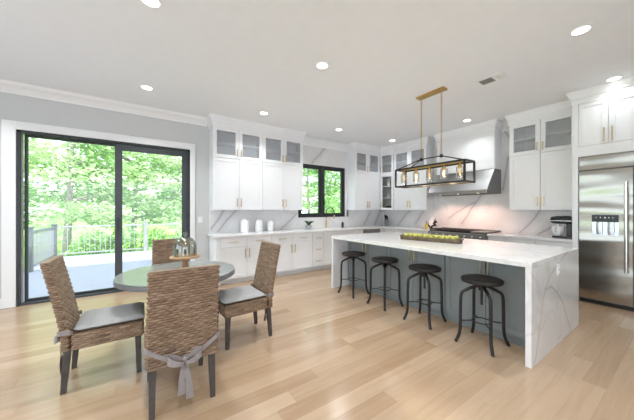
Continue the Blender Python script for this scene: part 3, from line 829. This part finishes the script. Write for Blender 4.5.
def make_chair(label, loc, rz):
    c = thing('wicker_chair', label, 'chair', loc, rz, 'wicker chairs around the round table')
    for nm, me in (('backrest', me_back), ('seat_apron', me_apron)):
        o = bpy.data.objects.new(nm, me); COL.objects.link(o); o.parent = c
    # cushion: soft rounded slab
    bm = bmesh.new(); n = 14; top = []; bot = []
    W_, D_ = .435, .455
    grid = {}
    for side in (0, 1):
        for i in range(n + 1):
            for j in range(n + 1):
                u_, v_ = i / n * 2 - 1, j / n * 2 - 1
                e = max(abs(u_), abs(v_))
                h = .022 * (1 - e ** 14) ** .5 + (.006 * (1 - u_ * u_) * (1 - v_ * v_) if side else 0)
                z = .4595 + (h if side else -h)
                if side and e == 1: continue
                grid[(side, i, j)] = bm.verts.new((u_ * W_ / 2 * (1 - .02 * (e == 1)), .035 + v_ * D_ / 2, z))
    gv = lambda s_, i, j: grid[(s_, i, j)] if (s_, i, j) in grid else grid[(0, i, j)]
    for side in (0, 1):
        for i in range(n):
            for j in range(n): bm.faces.new([gv(side, i, j), gv(side, i + 1, j), gv(side, i + 1, j + 1), gv(side, i, j + 1)])
    m = MB(); m.bm.free(); m.bm = bm
    cu = m.build('seat_cushion', M['cushion'], c, smooth=True, angle=70)
    # tie ribbon round the back and its bow
    yb = lambda z: back_shift(z) - .033
    rbm = MB()
    half = [(0, .348), (.05, .354), (.12, .385), (.18, .425), (CW / 2 - .01, .455), (CW / 2 + .012, .462)]
    for s in (-1, 1):
        pts = [(s * x, yb(z) - .003 - (.0 if x < CW / 2 else -.02), z) for x, z in half] + [(s * (CW / 2 + .012), -.20, .460)]
        rbm.strip(pts, [(0, 0, .017)] * len(pts), .004)
    rbm.build('tie_band', M['ribbon'], cu, smooth=True)
    bo = MB(); y0_ = yb(.348) - .008
    bo.sphere((0, y0_ - .008, .348), .020, .012, .022, 10, 8)
    for s in (-1, 1):
        loop = []
        wv = []
        for i in range(15):
            a = -PI + i * 2 * PI / 14
            loop.append((s * (.055 + .050 * math.cos(a)), y0_ - .022 - .022 * math.sin(a), .362 + .024 * math.cos(a + .5)))
            wv.append((0, 0, .010 + .020 * (1 + math.cos(a)) / 2))
        bo.strip(loop, wv, .003)
        tail = [(0, y0_ - .006, .343), (s * .010, y0_ - .016, .29), (s * .020, y0_ - .018, .22), (s * .022 + .004, y0_ - .014, .15), (s * .028 + .004, y0_ - .012, .095 - .02 * s)]
        bo.strip(tail, [(.010, 0, 0), (.016, 0, 0), (.019, .004, 0), (.021, -.004, 0), (.024, .003, 0)], .003)
    bo.build('bow', M['ribbon'], cu, smooth=True)
    # legs (rear pair rakes backwards)
    for sx in (-1, 1):
        for rear in (0, 1):
            if rear: p = [(sx * .185, -.222, .33), (sx * .190, -.246, 0)]
            else: p = [(sx * .190, .215, .33), (sx * .190, .222, 0)]
            m = MB(); a0, a1 = Vector(p[0]), Vector(p[1]); r0, r1 = .0225, .0165
            q = [[m.bm.verts.new(c_ + Vector((dx * r, dy * r, 0))) for dx, dy in ((-1, -1), (1, -1), (1, 1), (-1, 1))] for c_, r in ((a1, r1), (a0, r0))]
            m.bm.faces.new(q[0][::-1]); m.bm.faces.new(q[1])
            for k in range(4): m.bm.faces.new((q[0][k], q[0][(k + 1) % 4], q[1][(k + 1) % 4], q[1][k]))
            m.build('leg', M['legwood'], c, bevel=.003)
    return c
ch0 = make_chair('wicker chair in the foreground seen from behind with ribbon bow', (.248, 2.265, 0), R(0))
for lab, x, y, a in (('wicker chair on the left of the round table, turned towards the kitchen', -.235, 2.865, -90), ('wicker chair right of the round table, in front of white base cabinets', .915, 2.815, 90 + 3), ('wicker chair beyond the round table, before the sliding door', .335, 3.63, 180)):
    c_ = copy_tree(ch0); c_.location = (x, y, 0); c_.rotation_euler = (0, 0, R(a)); c_['label'] = lab

# ------------------------------------------------------------------ round table and cake stand
TX, TY = .327, 2.96
tb = thing('round_table', 'round dining table with a smooth grey top among wicker chairs', 'table', (TX, TY, 0))
MB().lathe([(.50, .742), (.528, .744), (.531, .750), (.526, .756), (.40, .757), (.004, .757)], seg=72).build('tabletop', M['table_top'], tb, smooth=True, angle=30)
MB().lathe([(.46, .702), (.524, .702), (.532, .708), (.532, .736), (.526, .7415), (.46, .7415)], seg=72).build('rim', M['table_edge'], tb, smooth=True, angle=30)
MB().lathe([(.44, .690), (.44, .7415)], seg=48).build('apron_ring', M['table_edge'], tb)
MB().lathe([(.16, .10), (.10, .13), (.07, .20), (.06, .35), (.075, .48), (.065, .60), (.11, .66), (.16, .6895)], seg=28).build('pedestal', M['table_edge'], tb, smooth=True)
for k in range(4):
    a = PI / 4 + k * PI / 2
    MB().tube([(.05 * math.cos(a), .05 * math.sin(a), .14), (.18 * math.cos(a), .18 * math.sin(a), .09), (.30 * math.cos(a), .30 * math.sin(a), .028)], [.045, .035, .026], 8).build('foot', M['table_edge'], tb, smooth=True)
CSX, CSY = .375, 2.955
ck = thing('cake_stand', 'wooden pedestal cake stand on the round table', 'cake stand', (CSX, CSY, .758))
MB().lathe([(.062, 0), (.062, .012), (.035, .028), (.027, .05), (.027, .095), (.045, .122)], seg=26).build('pedestal', M['cakewood'], ck, smooth=True)
MB().lathe([(.06, .1225), (.136, .128), (.142, .136), (.140, .146), (.004, .146)], seg=40).build('plate', M['cakewood'], ck, smooth=True, angle=40)
cl = thing('glass_cloche', 'clear glass dome cloche standing on wooden cake stand', 'cloche', (CSX, CSY, .9055))
out = [(.108, 0), (.108, .08), (.104, .11), (.092, .145), (.07, .172), (.04, .188), (.012, .193)]
inn = [(.004, .190), (.039, .185), (.068, .169), (.089, .143), (.101, .109), (.105, .08), (.105, 0)]
MB().lathe(out + inn, seg=40, caps=False).build('dome', M['cloche_glass'], cl, smooth=True)
MB().lathe([(.010, .1935), (.009, .205), (.020, .214), (.022, .228), (.014, .240), (.003, .243)], seg=18).build('knob', M['cloche_glass'], cl, smooth=True)

# ------------------------------------------------------------------ chandelier
CHX = 3.65
ld_ = thing('linear_chandelier', 'black frame chandelier with five glass shades on brass chains over the island', 'chandelier', (CHX, 0, 0))
x0_, x1_, ya, yb_, zb_, zt_ = -.13, .13, 1.742, 2.855, 1.755, 2.034
MB().box(-.06, .06, 2.075, 2.525, 3.122, 3.1495).build('canopy', M['brass'], ld_, bevel=.004)
m = MB(); b = .0115
for z in (zb_, zt_):
    for x in (x0_, x1_): m.box(x - b, x + b, ya, yb_, z - b, z + b)
    for y in (ya, yb_): m.box(x0_, x1_, y - b, y + b, z - b, z + b)
for x in (x0_, x1_):
    for y in (ya, yb_): m.box(x - b, x + b, y - b, y + b, zb_, zt_)
m.build('frame', M['black'], ld_)
J = [(0, 2.136, 2.166), (0, 2.466, 2.166)]
m = MB().tube([J[0], J[1]], .008)
for x in (x0_, x1_):
    m.tube([J[0], (x, ya, zt_)], .0075); m.tube([J[1], (x, yb_, zt_)], .0075)
m.build('roof_bars', M['black'], ld_)
for j in J: MB().lathe([(.010, -.026), (.022, -.016), (.022, .016), (.010, .026)], j[0], j[1], 12, j[2]).build('joint', M['black'], ld_)
for j in J:
    m = MB(); z = j[2] + .03; k = 0
    yy = j[1]
    ln, wd_ = .046, .011
    while z < 3.118 - .02:
        pts = []
        for q in range(12):
            a = q * PI / 6
            u_, v_ = wd_ * math.cos(a), (ln / 2) * math.sin(a)
            pts.append((u_, yy, z + v_) if k % 2 else (0, yy + u_, z + v_))
        m.tube(pts, .0030, 5, True); z += ln - .009; k += 1
    m.build('chain', M['brass'], ld_, smooth=True)
MB().box(-.012, .012, ya + .009, yb_ - .009, zt_ - .009, zt_ + .009).build('socket_bar', M['brass'], ld_)
for k in range(5):
    y = ya + .125 + k * (yb_ - ya - .19) / 4
    lit = k in (1, 3)
    s_ = MB().lathe([(.010, 0), (.010, -.022), (.026, -.028), (.026, -.066), (.018, -.07)], 0, y, 16, zt_ - .0095).build('socket', M['brass'], ld_, smooth=True, angle=30)
    MB().lathe([(.034, -.05), (.048, -.055), (.050, -.075), (.050, -.205), (.048, -.205), (.048, -.077), (.046, -.058), (.034, -.053)], 0, y, 24, zt_ - .0095, caps=False).build('glass_shade', M['shade_glass'], s_, smooth=True)
    lit = k in (1, 3)
    bl = MB().lathe([(.010, -.0705), (.018, -.10), (.028, -.135), (.024, -.165), (.004, -.178)], 0, y, 16, zt_ - .0095).build('light_bulb', M['shade_glass'], s_, smooth=True)
    MB().lathe([(.003, -.085), (.011, -.10), (.015, -.13), (.011, -.158), (.002, -.166)], 0, y, 10, zt_ - .0095).build('filament', M['bulb'] if lit else M['bulb_dim'], s_, smooth=True)
    pl = bpy.data.lights.new('bulb_light', 'POINT'); pl.energy = 3.0 if lit else 1.2; pl.color = (1, .72, .42); pl.shadow_soft_size = .03
    po = bpy.data.objects.new('bulb_light', pl); COL.objects.link(po); po.parent = ld_; po.location = (0, y, 1.80)

# ------------------------------------------------------------------ recessed downlights, vents
def downlight(x, y, lab, pw=1.0):
    d = thing('downlight', lab, 'downlight', (x, y, CEIL), 0, 'recessed ceiling downlights')
    MB().lathe([(.064, -.0005), (.082, -.0005), (.084, -.006), (.078, -.010), (.066, -.008)], seg=32, caps=False).build('trim_ring', M['trim'], d, smooth=True)
    MB().lathe([(.0655, -.0062), (.0655, -.0045)], seg=32).build('lamp', M['lamp_face'], d)
    l = bpy.data.lights.new('downlight_lamp', 'AREA'); l.shape = 'DISK'; l.size = .13; l.energy = LAMP_W * pw; l.color = (.93, .97, 1.0); l.spread = R(120)
    o = bpy.data.objects.new('downlight_lamp', l); COL.objects.link(o); o.parent = d; o.location = (0, 0, -.012)
for x, y, lab in ((.068, 2.62, 'round ceiling downlight at the top edge of the picture above the round table'), (.072, 4.51, 'round ceiling downlight nearest the grey wall with sliding door'),
                  (1.845, 2.61, 'round ceiling downlight in the middle of the ceiling, left of the chandelier'), (1.868, 4.50, 'round ceiling downlight before the wall cabinets left of the window'),
                  (3.624, 4.49, 'round ceiling downlight in front of the kitchen window'), (5.32, 4.42, 'round ceiling downlight in front of the diagonal corner cabinet'), (5.35, 2.60, 'round ceiling downlight in front of the range hood cover'),
                  (3.60, .665, 'round ceiling downlight above the near end of the island, large in the picture'), (5.299, .66, 'round ceiling downlight right over the refrigerator cabinet')):
    downlight(x, y, lab, (.12 if y < 1 else .32) if x > 5 else (.78 if y > 4.4 and x > 1 else 1.0))
for x, y, lab in ((1.845, .66, 'round ceiling downlight straight above the camera, towards the island'), (.07, .66, 'round ceiling downlight beside the camera, towards the dining table')):
    downlight(x, y, lab)
for x, y, lab in ((-1.70, .66, 'added unseen downlight left of the camera, nearest the front'), (-1.70, 2.62, 'added unseen downlight left of the round table'), (-1.70, 4.51, 'added unseen downlight left of the sliding door')):  # extra lamps put in out of view to brighten the left floor
    downlight(x, y, lab)
va = thing('ceiling_vent', 'rectangular slotted air vent in the ceiling near the refrigerator', 'vent', (3.936, 1.60, CEIL), 0)
MB().box(-.11, .11, -.17, .17, -.010, -.0005).build('frame', M['trim'], va, bevel=.003)
MB().box(-.075, .075, -.03, .125, -.0125, -.0105).build('grille', M['vent_dark'], va)
m = MB()
for k in range(5): m.box(-.085, .085, -.145 + k * .017, -.137 + k * .017, -.014, -.0105)
m.build('louver', M['trim'], va)
tag(MB().lathe([(.09, 0), (.09, -.008), (.07, -.014), (.004, -.015)], 4.86, 3.96, 28, CEIL - .0005).build('ceiling_speaker', M['trim'], smooth=True), 'small round flush white fitting on ceiling near corner cabinets', 'speaker')

# ------------------------------------------------------------------ things on the counters
def canister(x, y, r, h, lab):
    c = thing('canister', lab, 'canister', (x, y, .9145), 0, 'white lidded canisters on the counter')
    MB().lathe([(r * .94, 0), (r, .006), (r, h), (.004, h)], seg=28).build('jar', M['whiteceramic'], c, smooth=True, angle=40)
    MB().lathe([(r * .9, h + .0006), (r * 1.03, h + .003), (r * 1.03, h + .016), (r * .7, h + .026), (.012, h + .029), (.012, h + .035), (.020, h + .045), (.014, h + .055), (.003, h + .057)], seg=28).build('lid', M['whiteceramic'], c, smooth=True, angle=40)
for px, r, h, lab in ((244.6, .085, .235, 'largest white canister, left of three by the marble backsplash'), (258.8, .080, .225, 'middle white canister of the three on the counter'), (270.4, .062, .185, 'smallest white canister, right of the three on the counter')):
    p = on_y(px, 225, 5.24); canister(p.x, p.y, r, h, lab)
pp = on_y(308.6, 225, 5.22)
pt = thing('potted_succulent', 'dark green spiky succulent in a small grey pot by the window', 'plant', (pp.x, pp.y, .9145))
MB().lathe([(.055, 0), (.075, .01), (.085, .095), (.075, .095), (.07, .08), (.004, .08)], seg=22).build('pot', M['greyceramic'], pt, smooth=True, angle=40)
for k in range(14):
    a = k * 2.4; tl = .5 + .5 * (k % 3) / 2; L_ = .15
    dx_, dy_ = math.cos(a), math.sin(a)
    MB().tube([(dx_ * .01, dy_ * .01, .0805), (dx_ * .05 * tl, dy_ * .05 * tl, .15), (dx_ * .11 * tl, dy_ * .11 * tl, .20 - .02 * tl), (dx_ * .14 * tl, dy_ * .14 * tl, .215 - .03 * tl)], [.012, .016, .009, .002], 6).build('leaf', M['darkgreen'], pt, smooth=True)
pf = on_y(326.3, 220, 5.30)
fa = thing('faucet', 'gold kitchen faucet with spring neck in front of window', 'faucet', (pf.x, pf.y, .9145))
MB().lathe([(.034, 0), (.034, .01), (.024, .018), (.022, .20), (.016, .21), (.016, .26)], seg=18).build('body', M['gold'], fa, smooth=True, angle=40)
arc = [(0, 0, .26), (0, 0, .40)] + [(0.115 - .115 * math.cos(a * PI / 10), -.02 * a / 10, .40 + .115 * math.sin(a * PI / 10)) for a in range(1, 11)] + [(.235, -.02, .33)]
MB().tube(arc, .011, 10).build('spring_neck', M['black'], fa, smooth=True)
MB().lathe([(.018, 0), (.022, .02), (.018, .10)], .236, -.02, 14, .23).build('spray_head', M['gold'], fa, smooth=True)
MB().tube([(.02, 0, .10), (.075, -.01, .115)], .008).build('lever', M['gold'], fa, smooth=True)
MB().tube([(0, 0, .24), (.11, -.01, .25), (.215, -.02, .27)], .006).build('holder_arm', M['gold'], fa, smooth=True)
pb = on_y(342.6, 223, 5.28)
so = thing('soap_dispenser', 'dark pump soap bottle on the counter right of the faucet', 'soap bottle', (pb.x, pb.y, .9145))
MB().lathe([(.030, 0), (.034, .006), (.034, .12), (.012, .14), (.012, .155)], seg=18).build('bottle', M['blackplastic'], so, smooth=True, angle=50)
MB().tube([(0, 0, .1555), (0, 0, .195), (-.045, -.005, .195)], .006).build('pump', M['chrome'], so, smooth=True)
pk = Vector((5.86, 5.08, .9145))
kb = thing('knife_block', 'knife block with black handled knives in the counter corner', 'knife block', pk, R(-45))
MB().prism_y([(-.045, 0), (.045, 0), (.045, .13), (-.045, .16)], -.06, .06).build('block', M['vent_dark'], kb, bevel=.004)
kb.scale = (1.25, 1.25, 1.2)
for k in range(5):
    x, y = -.028 + .028 * (k % 3), -.035 + .035 * (k // 2)
    z = .1515 - (x + .045) * .03 / .09 + .002
    MB().tube([(x, y, z), (x - .012, y, z + .11 + .015 * (k % 2))], [.010, .012], 8).build('knife', M['blackplastic'], kb, smooth=True)
# black and white jug and oil bottle beside the range
pj = on_x(432.5, 220, 5.86)
jg = thing('ceramic_jug', 'white jug with black patches on the counter left of the range', 'jug', (pj.x, pj.y, .9145))
jg.scale = (1.4, 1.4, 1.15)
m_, nt_, b_ = new_mat('cow_spots')
tc_ = N(nt_, 'ShaderNodeTexCoord'); vz = N(nt_, 'ShaderNodeTexNoise'); vz.inputs['Scale'].default_value = 9
nt_.links.new(tc_.outputs['Object'], vz.inputs['Vector'])
nt_.links.new(ramp(nt_, vz.outputs[0], [(.40, (.03, .03, .03)), (.44, (.82, .81, .80))]), b_.inputs['Base Color']); b_.inputs['Roughness'].default_value = .2
MB().lathe([(.05, 0), (.075, .03), (.085, .09), (.07, .16), (.05, .20), (.06, .24), (.052, .24), (.045, .20), (.004, .18)], seg=24).build('jug_body', m_, jg, smooth=True, angle=60)
MB().tube([(0, -.055, .215), (0, -.115, .20), (0, -.125, .13), (0, -.078, .08)], .009).build('handle', m_, jg, smooth=True)
po_ = on_x(426.5, 221, 5.62)
ob = thing('oil_bottle', 'yellow oil bottle with black cap beside the spotted jug', 'bottle', (po_.x, po_.y, .9145))
ob.scale = (1, 1, .75)
MB().lathe([(.030, 0), (.033, .006), (.033, .14), (.013, .18), (.013, .21)], seg=16).build('bottle_body', M['oil'], ob, smooth=True, angle=50)
MB().lathe([(.015, .2105), (.015, .25), (.004, .252)], seg=14).build('cap', M['blackplastic'], ob, smooth=True, angle=40)
# stand mixer
mxr = thing('stand_mixer', 'black stand mixer with white bowl beside the refrigerator panel', 'mixer', (5.74, 1.265, .9145), R(180))
mxr.scale = (.90, .74, .92)
# local: head points to -y (world +y) when rotated 180 deg
MB().prism([(-.10, -.17), (.10, -.17), (.11, .02), (.08, .155), (-.08, .155), (-.11, .02)], 0, .030).build('base', M['blackplastic'], mxr, bevel=.010)
MB().prism_y([(-.055, .0305), (.055, .0305), (.045, .26), (-.045, .26)], .055, .145).build('column', M['blackplastic'], mxr, bevel=.015)
hm = MB(); n = 12
hm.tube([(0, -.215, .315), (0, -.19, .315), (0, -.10, .318), (0, .04, .320), (0, .13, .318), (0, .165, .312)], [.040, .060, .072, .075, .066, .030], 18)
hm.build('head', M['blackplastic'], mxr, smooth=True)
MB().box(-.074, .074, -.20, .15, .298, .310).build('chrome_band', M['chrome'], mxr, bevel=.003)
MB().lathe([(.030, .03), (.055, .034), (.06, .045), (.10, .09), (.112, .15), (.112, .205), (.106, .205), (.104, .15), (.05, .055), (.004, .05)], 0, -.085, 28, .001).build('bowl', M['whiteceramic'], mxr, smooth=True, angle=60)
MB().tube([(.108, -.085, .19), (.155, -.085, .18), (.150, -.085, .11), (.10, -.085, .10)], .008).build('bowl_handle', M['chrome'], mxr, smooth=True)
MB().lathe([(.015, .21), (.015, .27)], 0, -.085, 12).build('beater_shaft', M['chrome'], mxr)
# trough of apples on the island
ta, tb_ = on_z(405, 239, .914), on_z(458, 243.5, .914)
tmid = (ta + tb_) / 2; tl_ = .80; tang = math.atan2(tb_.y - ta.y, tb_.x - ta.x)
tr = thing('wooden_trough', 'long dark wooden trough filled with green apples on the island', 'tray', (tmid.x, tmid.y, .9145), tang)
hl = tl_ / 2
m = MB()
sec = [(-.055, 0), (.055, 0), (.085, .056), (.074, .056), (.050, .014), (-.050, .014), (-.074, .056), (-.085, .056)]
a_ = [m.bm.verts.new((-hl, y, z)) for y, z in sec]; b_v = [m.bm.verts.new((hl, y, z)) for y, z in sec]
for i in range(8): m.bm.faces.new((a_[i], a_[(i + 1) % 8], b_v[(i + 1) % 8], b_v[i]))
m.bm.faces.new(a_); m.bm.faces.new(b_v[::-1])
m.build('trough_body', M['troughwood'], tr, bevel=.003)
for s in (-1, 1):
    e = MB(); x = s * (hl + .009)
    e.bm.verts.ensure_lookup_table()
    e.prism_y([(-.085, .001), (.085, .001), (.092, .064), (.05, .074), (-.05, .074), (-.092, .064)], -.008, .008)
    e.xform(Matrix.Translation((x, 0, 0)) @ Matrix.Rotation(PI / 2, 4, 'Z')).build('end_board', M['troughwood'], tr, bevel=.003)
    MB().box(min(s * (hl + .018), s * (hl + .05)), max(s * (hl + .018), s * (hl + .05)), -.05, .05, .048, .066).build('end_handle', M['troughwood'], tr, bevel=.006)
bm_ap = MB().lathe([(.004, -.026), (.014, -.032), (.028, -.024), (.036, 0), (.033, .020), (.018, .031), (.006, .026), (.001, .023)], seg=14)
me_ap = bm_ap.mesh('apple_skin', M['apple'], True)
me_st = MB().tube([(0, 0, .0235), (.004, 0, .043)], .002, 5).mesh('apple_stem', M['stem'])
ca, sa = math.cos(tang), math.sin(tang)
rnd = random.Random(2)
for k in range(20):
    row, i = k // 10, k % 10
    lx = -hl + .055 + i * (tl_ - .11) / 9 + (.004 if row else -.004); ly = -.0365 + row * .073
    zz = .062 + .002 * rnd.random() + .004
    ap = thing('green_apple', 'yellow green apple lying in the long wooden trough', 'apple', (tmid.x + lx * ca - ly * sa, tmid.y + lx * sa + ly * ca, .9145 + zz), rnd.random() * 6, 'green apples in the trough')
    for nm, me in (('fruit', me_ap), ('stem', me_st)):
        o = bpy.data.objects.new(nm, me); COL.objects.link(o); o.parent = ap
# wall plates
sw = on_y(200.3, 219.6, WALLY)
lsw = thing('light_switch', 'white switch plate on grey wall between sliding door and cabinets', 'switch', (sw.x, WALLY, sw.z))
MB().box(-.042, .042, -.008, -.0005, -.06, .06).build('plate', M['whiteceramic'], lsw, bevel=.002)
MB().box(-.016, .016, -.011, -.008, -.033, .033).build('rocker', M['trim'], lsw, bevel=.001)

# ------------------------------------------------------------------ outdoors: deck, railings, lawn, trees
DZK = -.12
dk = MB()
yy = WALLY + .17
while yy < 11.45:
    dk.box(-2.35, 7.5, yy, yy + .138, DZK - .04, DZK); yy += .143
struct(dk.build('deck', M['deck']))
struct(MB().box(-60, 60, 11.6, 90, -1.3, -1.15).box(-60, -2.4, 5.7, 11.6, -1.3, -1.15).build('lawn', M['lawn']))
def railing(name, lab, p0, p1, mat, posts, step=.11, top=.86, infill=None):
    p0, p1 = Vector(p0), Vector(p1); L = (p1 - p0).length; a = math.atan2(p1.y - p0.y, p1.x - p0.x)
    r = thing(name, lab, 'railing', (p0.x, p0.y, DZK), a)
    h = top - DZK
    MB().box(0, L, -.03, .03, h - .045, h).build('top_rail', mat, r)
    MB().box(0, L, -.02, .02, .08, .12).build('bottom_rail', mat, r)
    for q, hh in posts: MB().box(q * L - .055, q * L + .055, -.055, .055, 0, hh).box(q * L - .075, q * L + .075, -.075, .075, hh, hh + .03).build('post', mat, r)
    n = int(L / step)
    for k in range(1, n):
        x = k * L / n
        MB().box(x - .008, x + .008, -.008, .008, .12, h - .045).build('baluster', infill or mat, r)
railing('deck_railing', 'pale metal railing along the far edge of the deck', (-2.22, 11.38), (4.4, 11.38), M['railwhite'], ((.355, 1.06), (.72, 1.06)), step=.135)
railing('deck_railing', 'charcoal railing along the left side of the deck', (-2.22, 11.30), (-2.22, 9.05), M['raildark'], ((0.03, 1.02), (1.0, 1.06)), step=.10, infill=M['railgrey'])

def foliage(seed, clusters, leaf, n, flat=.5):
    rnd = random.Random(seed); bm = bmesh.new(); lay = bm.verts.layers.float.new('strand')
    for _ in range(n):
        c, rx, rz = clusters[rnd.randrange(len(clusters))]
        while True:
            q = Vector((rnd.uniform(-1, 1), rnd.uniform(-1, 1), rnd.uniform(-1, 1)))
            if q.length <= 1: break
        p = Vector((c[0] + q.x * rx, c[1] + q.y * rx, c[2] + q.z * rz))
        nrm = Vector((rnd.gauss(0, flat), rnd.gauss(0, flat), 1)).normalized()
        a = nrm.orthogonal().normalized(); a = Matrix.Rotation(rnd.random() * 6.28, 3, nrm) @ a; b = nrm.cross(a)
        s = leaf * rnd.uniform(.6, 1.3); t = rnd.random()
        vs_ = [bm.verts.new(p + a * (s * u) + b * (s * v) + nrm * (s * w_)) for u, v, w_ in ((-1, 0, 0), (0, -.5, .12), (1, 0, -.1), (0, .5, .12))]
        for v in vs_: v[lay] = t
        bm.faces.new(vs_)
    return bm
def make_tree(lab, x, y, h, crown, mat, seed, n=5200, leaf=.14, trunk=.16, z0=-1.15, low=.25, tiers=7, name='garden_tree'):
    rnd = random.Random(seed)
    t = thing(name, lab, 'tree', (x, y, z0), 0)
    lean = (rnd.uniform(-.3, .3), rnd.uniform(-.3, .3))
    path = [(lean[0] * k / 5, lean[1] * k / 5, h * .85 * k / 5) for k in range(6)]
    m = MB().tube(path, [trunk * (1 - .14 * k) for k in range(6)], 9)
    m.build('trunk', M['bark'], t, smooth=True)
    cl = []; br = MB()
    for k in range(tiers):
        zz = h * (low + (1 - low) * (k + .5) / tiers)
        rr = crown * (1.05 - .55 * abs((k + .5) / tiers - .4) / .6)
        nb = 6
        for j in range(nb):
            a = rnd.random() * 6.28
            e = (rr * math.cos(a) * rnd.uniform(.45, .95), rr * math.sin(a) * rnd.uniform(.45, .95), zz + rnd.uniform(-.2, .35))
            cl.append((e, rr * .40, h * .045 + .10))
            if j < 4: br.tube([(lean[0] * zz / h, lean[1] * zz / h, min(zz * .92, h * .84)), ((e[0]) * .5, e[1] * .5, zz), e], [.05, .032, .012], 5)
    br.build('branch', M['bark'], t)
    m = MB(); m.bm.free(); m.bm = foliage(seed, cl, leaf, n)
    me = bpy.data.meshes.new('foliage'); m.bm.to_mesh(me); m.bm.free(); me.materials.append(mat)
    o = bpy.data.objects.new('foliage', me); COL.objects.link(o); o.parent = t
    return t
trees = [
    ('slender tree with pale trunk straight behind the open half of sliding door', -2.6, 14.8, 7.6, 3.0, 'leaf3', .16, 6500),
    ('bright green leafy tree at the far left edge of the glass door', -6.2, 16.2, 7.0, 3.0, 'leaf1', .15, 6500),
    ('light green tree seen through the middle stile of the glass door', -.4, 17.2, 7.4, 3.0, 'leaf1', .17, 6500),
    ('pale leafed tree behind the right pane of the glass door', 2.2, 15.6, 6.8, 2.8, 'leaf3', .12, 6500),
    ('tall green tree between sliding door and kitchen window, beyond the railing', 5.4, 17.5, 8.0, 3.2, 'leaf2', .18, 5200),
    ('green leafy tree filling the left sash of the kitchen window', 9.2, 14.4, 7.0, 2.8, 'leaf1', .14, 6500),
    ('mid green tree in the right sash of the kitchen window', 11.9, 14.6, 7.2, 2.8, 'leaf2', .16, 6500),
]
for i, (lab, x, y, h, cr, mt, tk, n) in enumerate(trees):
    make_tree(lab, x, y, h, cr, M[mt], 20 + i, n, .13, tk)
# shrubs beyond the railing
for i, (x, y, lab) in enumerate(((-4.6, 13.4, 'low green shrub beyond the deck at the left edge'), (-1.4, 13.2, 'low green shrub behind the pale railing, left pane'), (.9, 13.3, 'low green shrub behind the pale railing, right pane'), (2.9, 13.2, 'low green shrub behind the right end of the railing'))):
    rnd = random.Random(60 + i)
    sh = thing('garden_shrub', lab, 'shrub', (x, y, -1.15))
    MB().tube([(0, 0, 0), (.05, 0, .8)], .05, 6).build('stem', M['bark'], sh)
    cl = [((rnd.uniform(-.9, .9), rnd.uniform(-.4, .4), rnd.uniform(.3, 1.5)), .5, .4) for _ in range(10)]
    bm = foliage(60 + i, cl, .09, 2200, .9)
    me = bpy.data.meshes.new('foliage'); bm.to_mesh(me); bm.free(); me.materials.append(M['leaf2' if i % 2 else 'leaf1'])
    o = bpy.data.objects.new('foliage', me); COL.objects.link(o); o.parent = sh
# distant woodland
rnd = random.Random(99)
cl = []
for k in range(260):
    cl.append(((rnd.uniform(-22, 32), rnd.uniform(22, 30), rnd.uniform(-.8, 9.0)), 1.5, .8))
bm = foliage(99, cl, .26, 15000, .8)
me = bpy.data.meshes.new('woodland'); bm.to_mesh(me); bm.free(); me.materials.append(M['leaf3'])
o = bpy.data.objects.new('woodland', me); COL.objects.link(o)
tag(o, 'pale green woodland far behind the garden trees', 'woodland', kind='stuff')
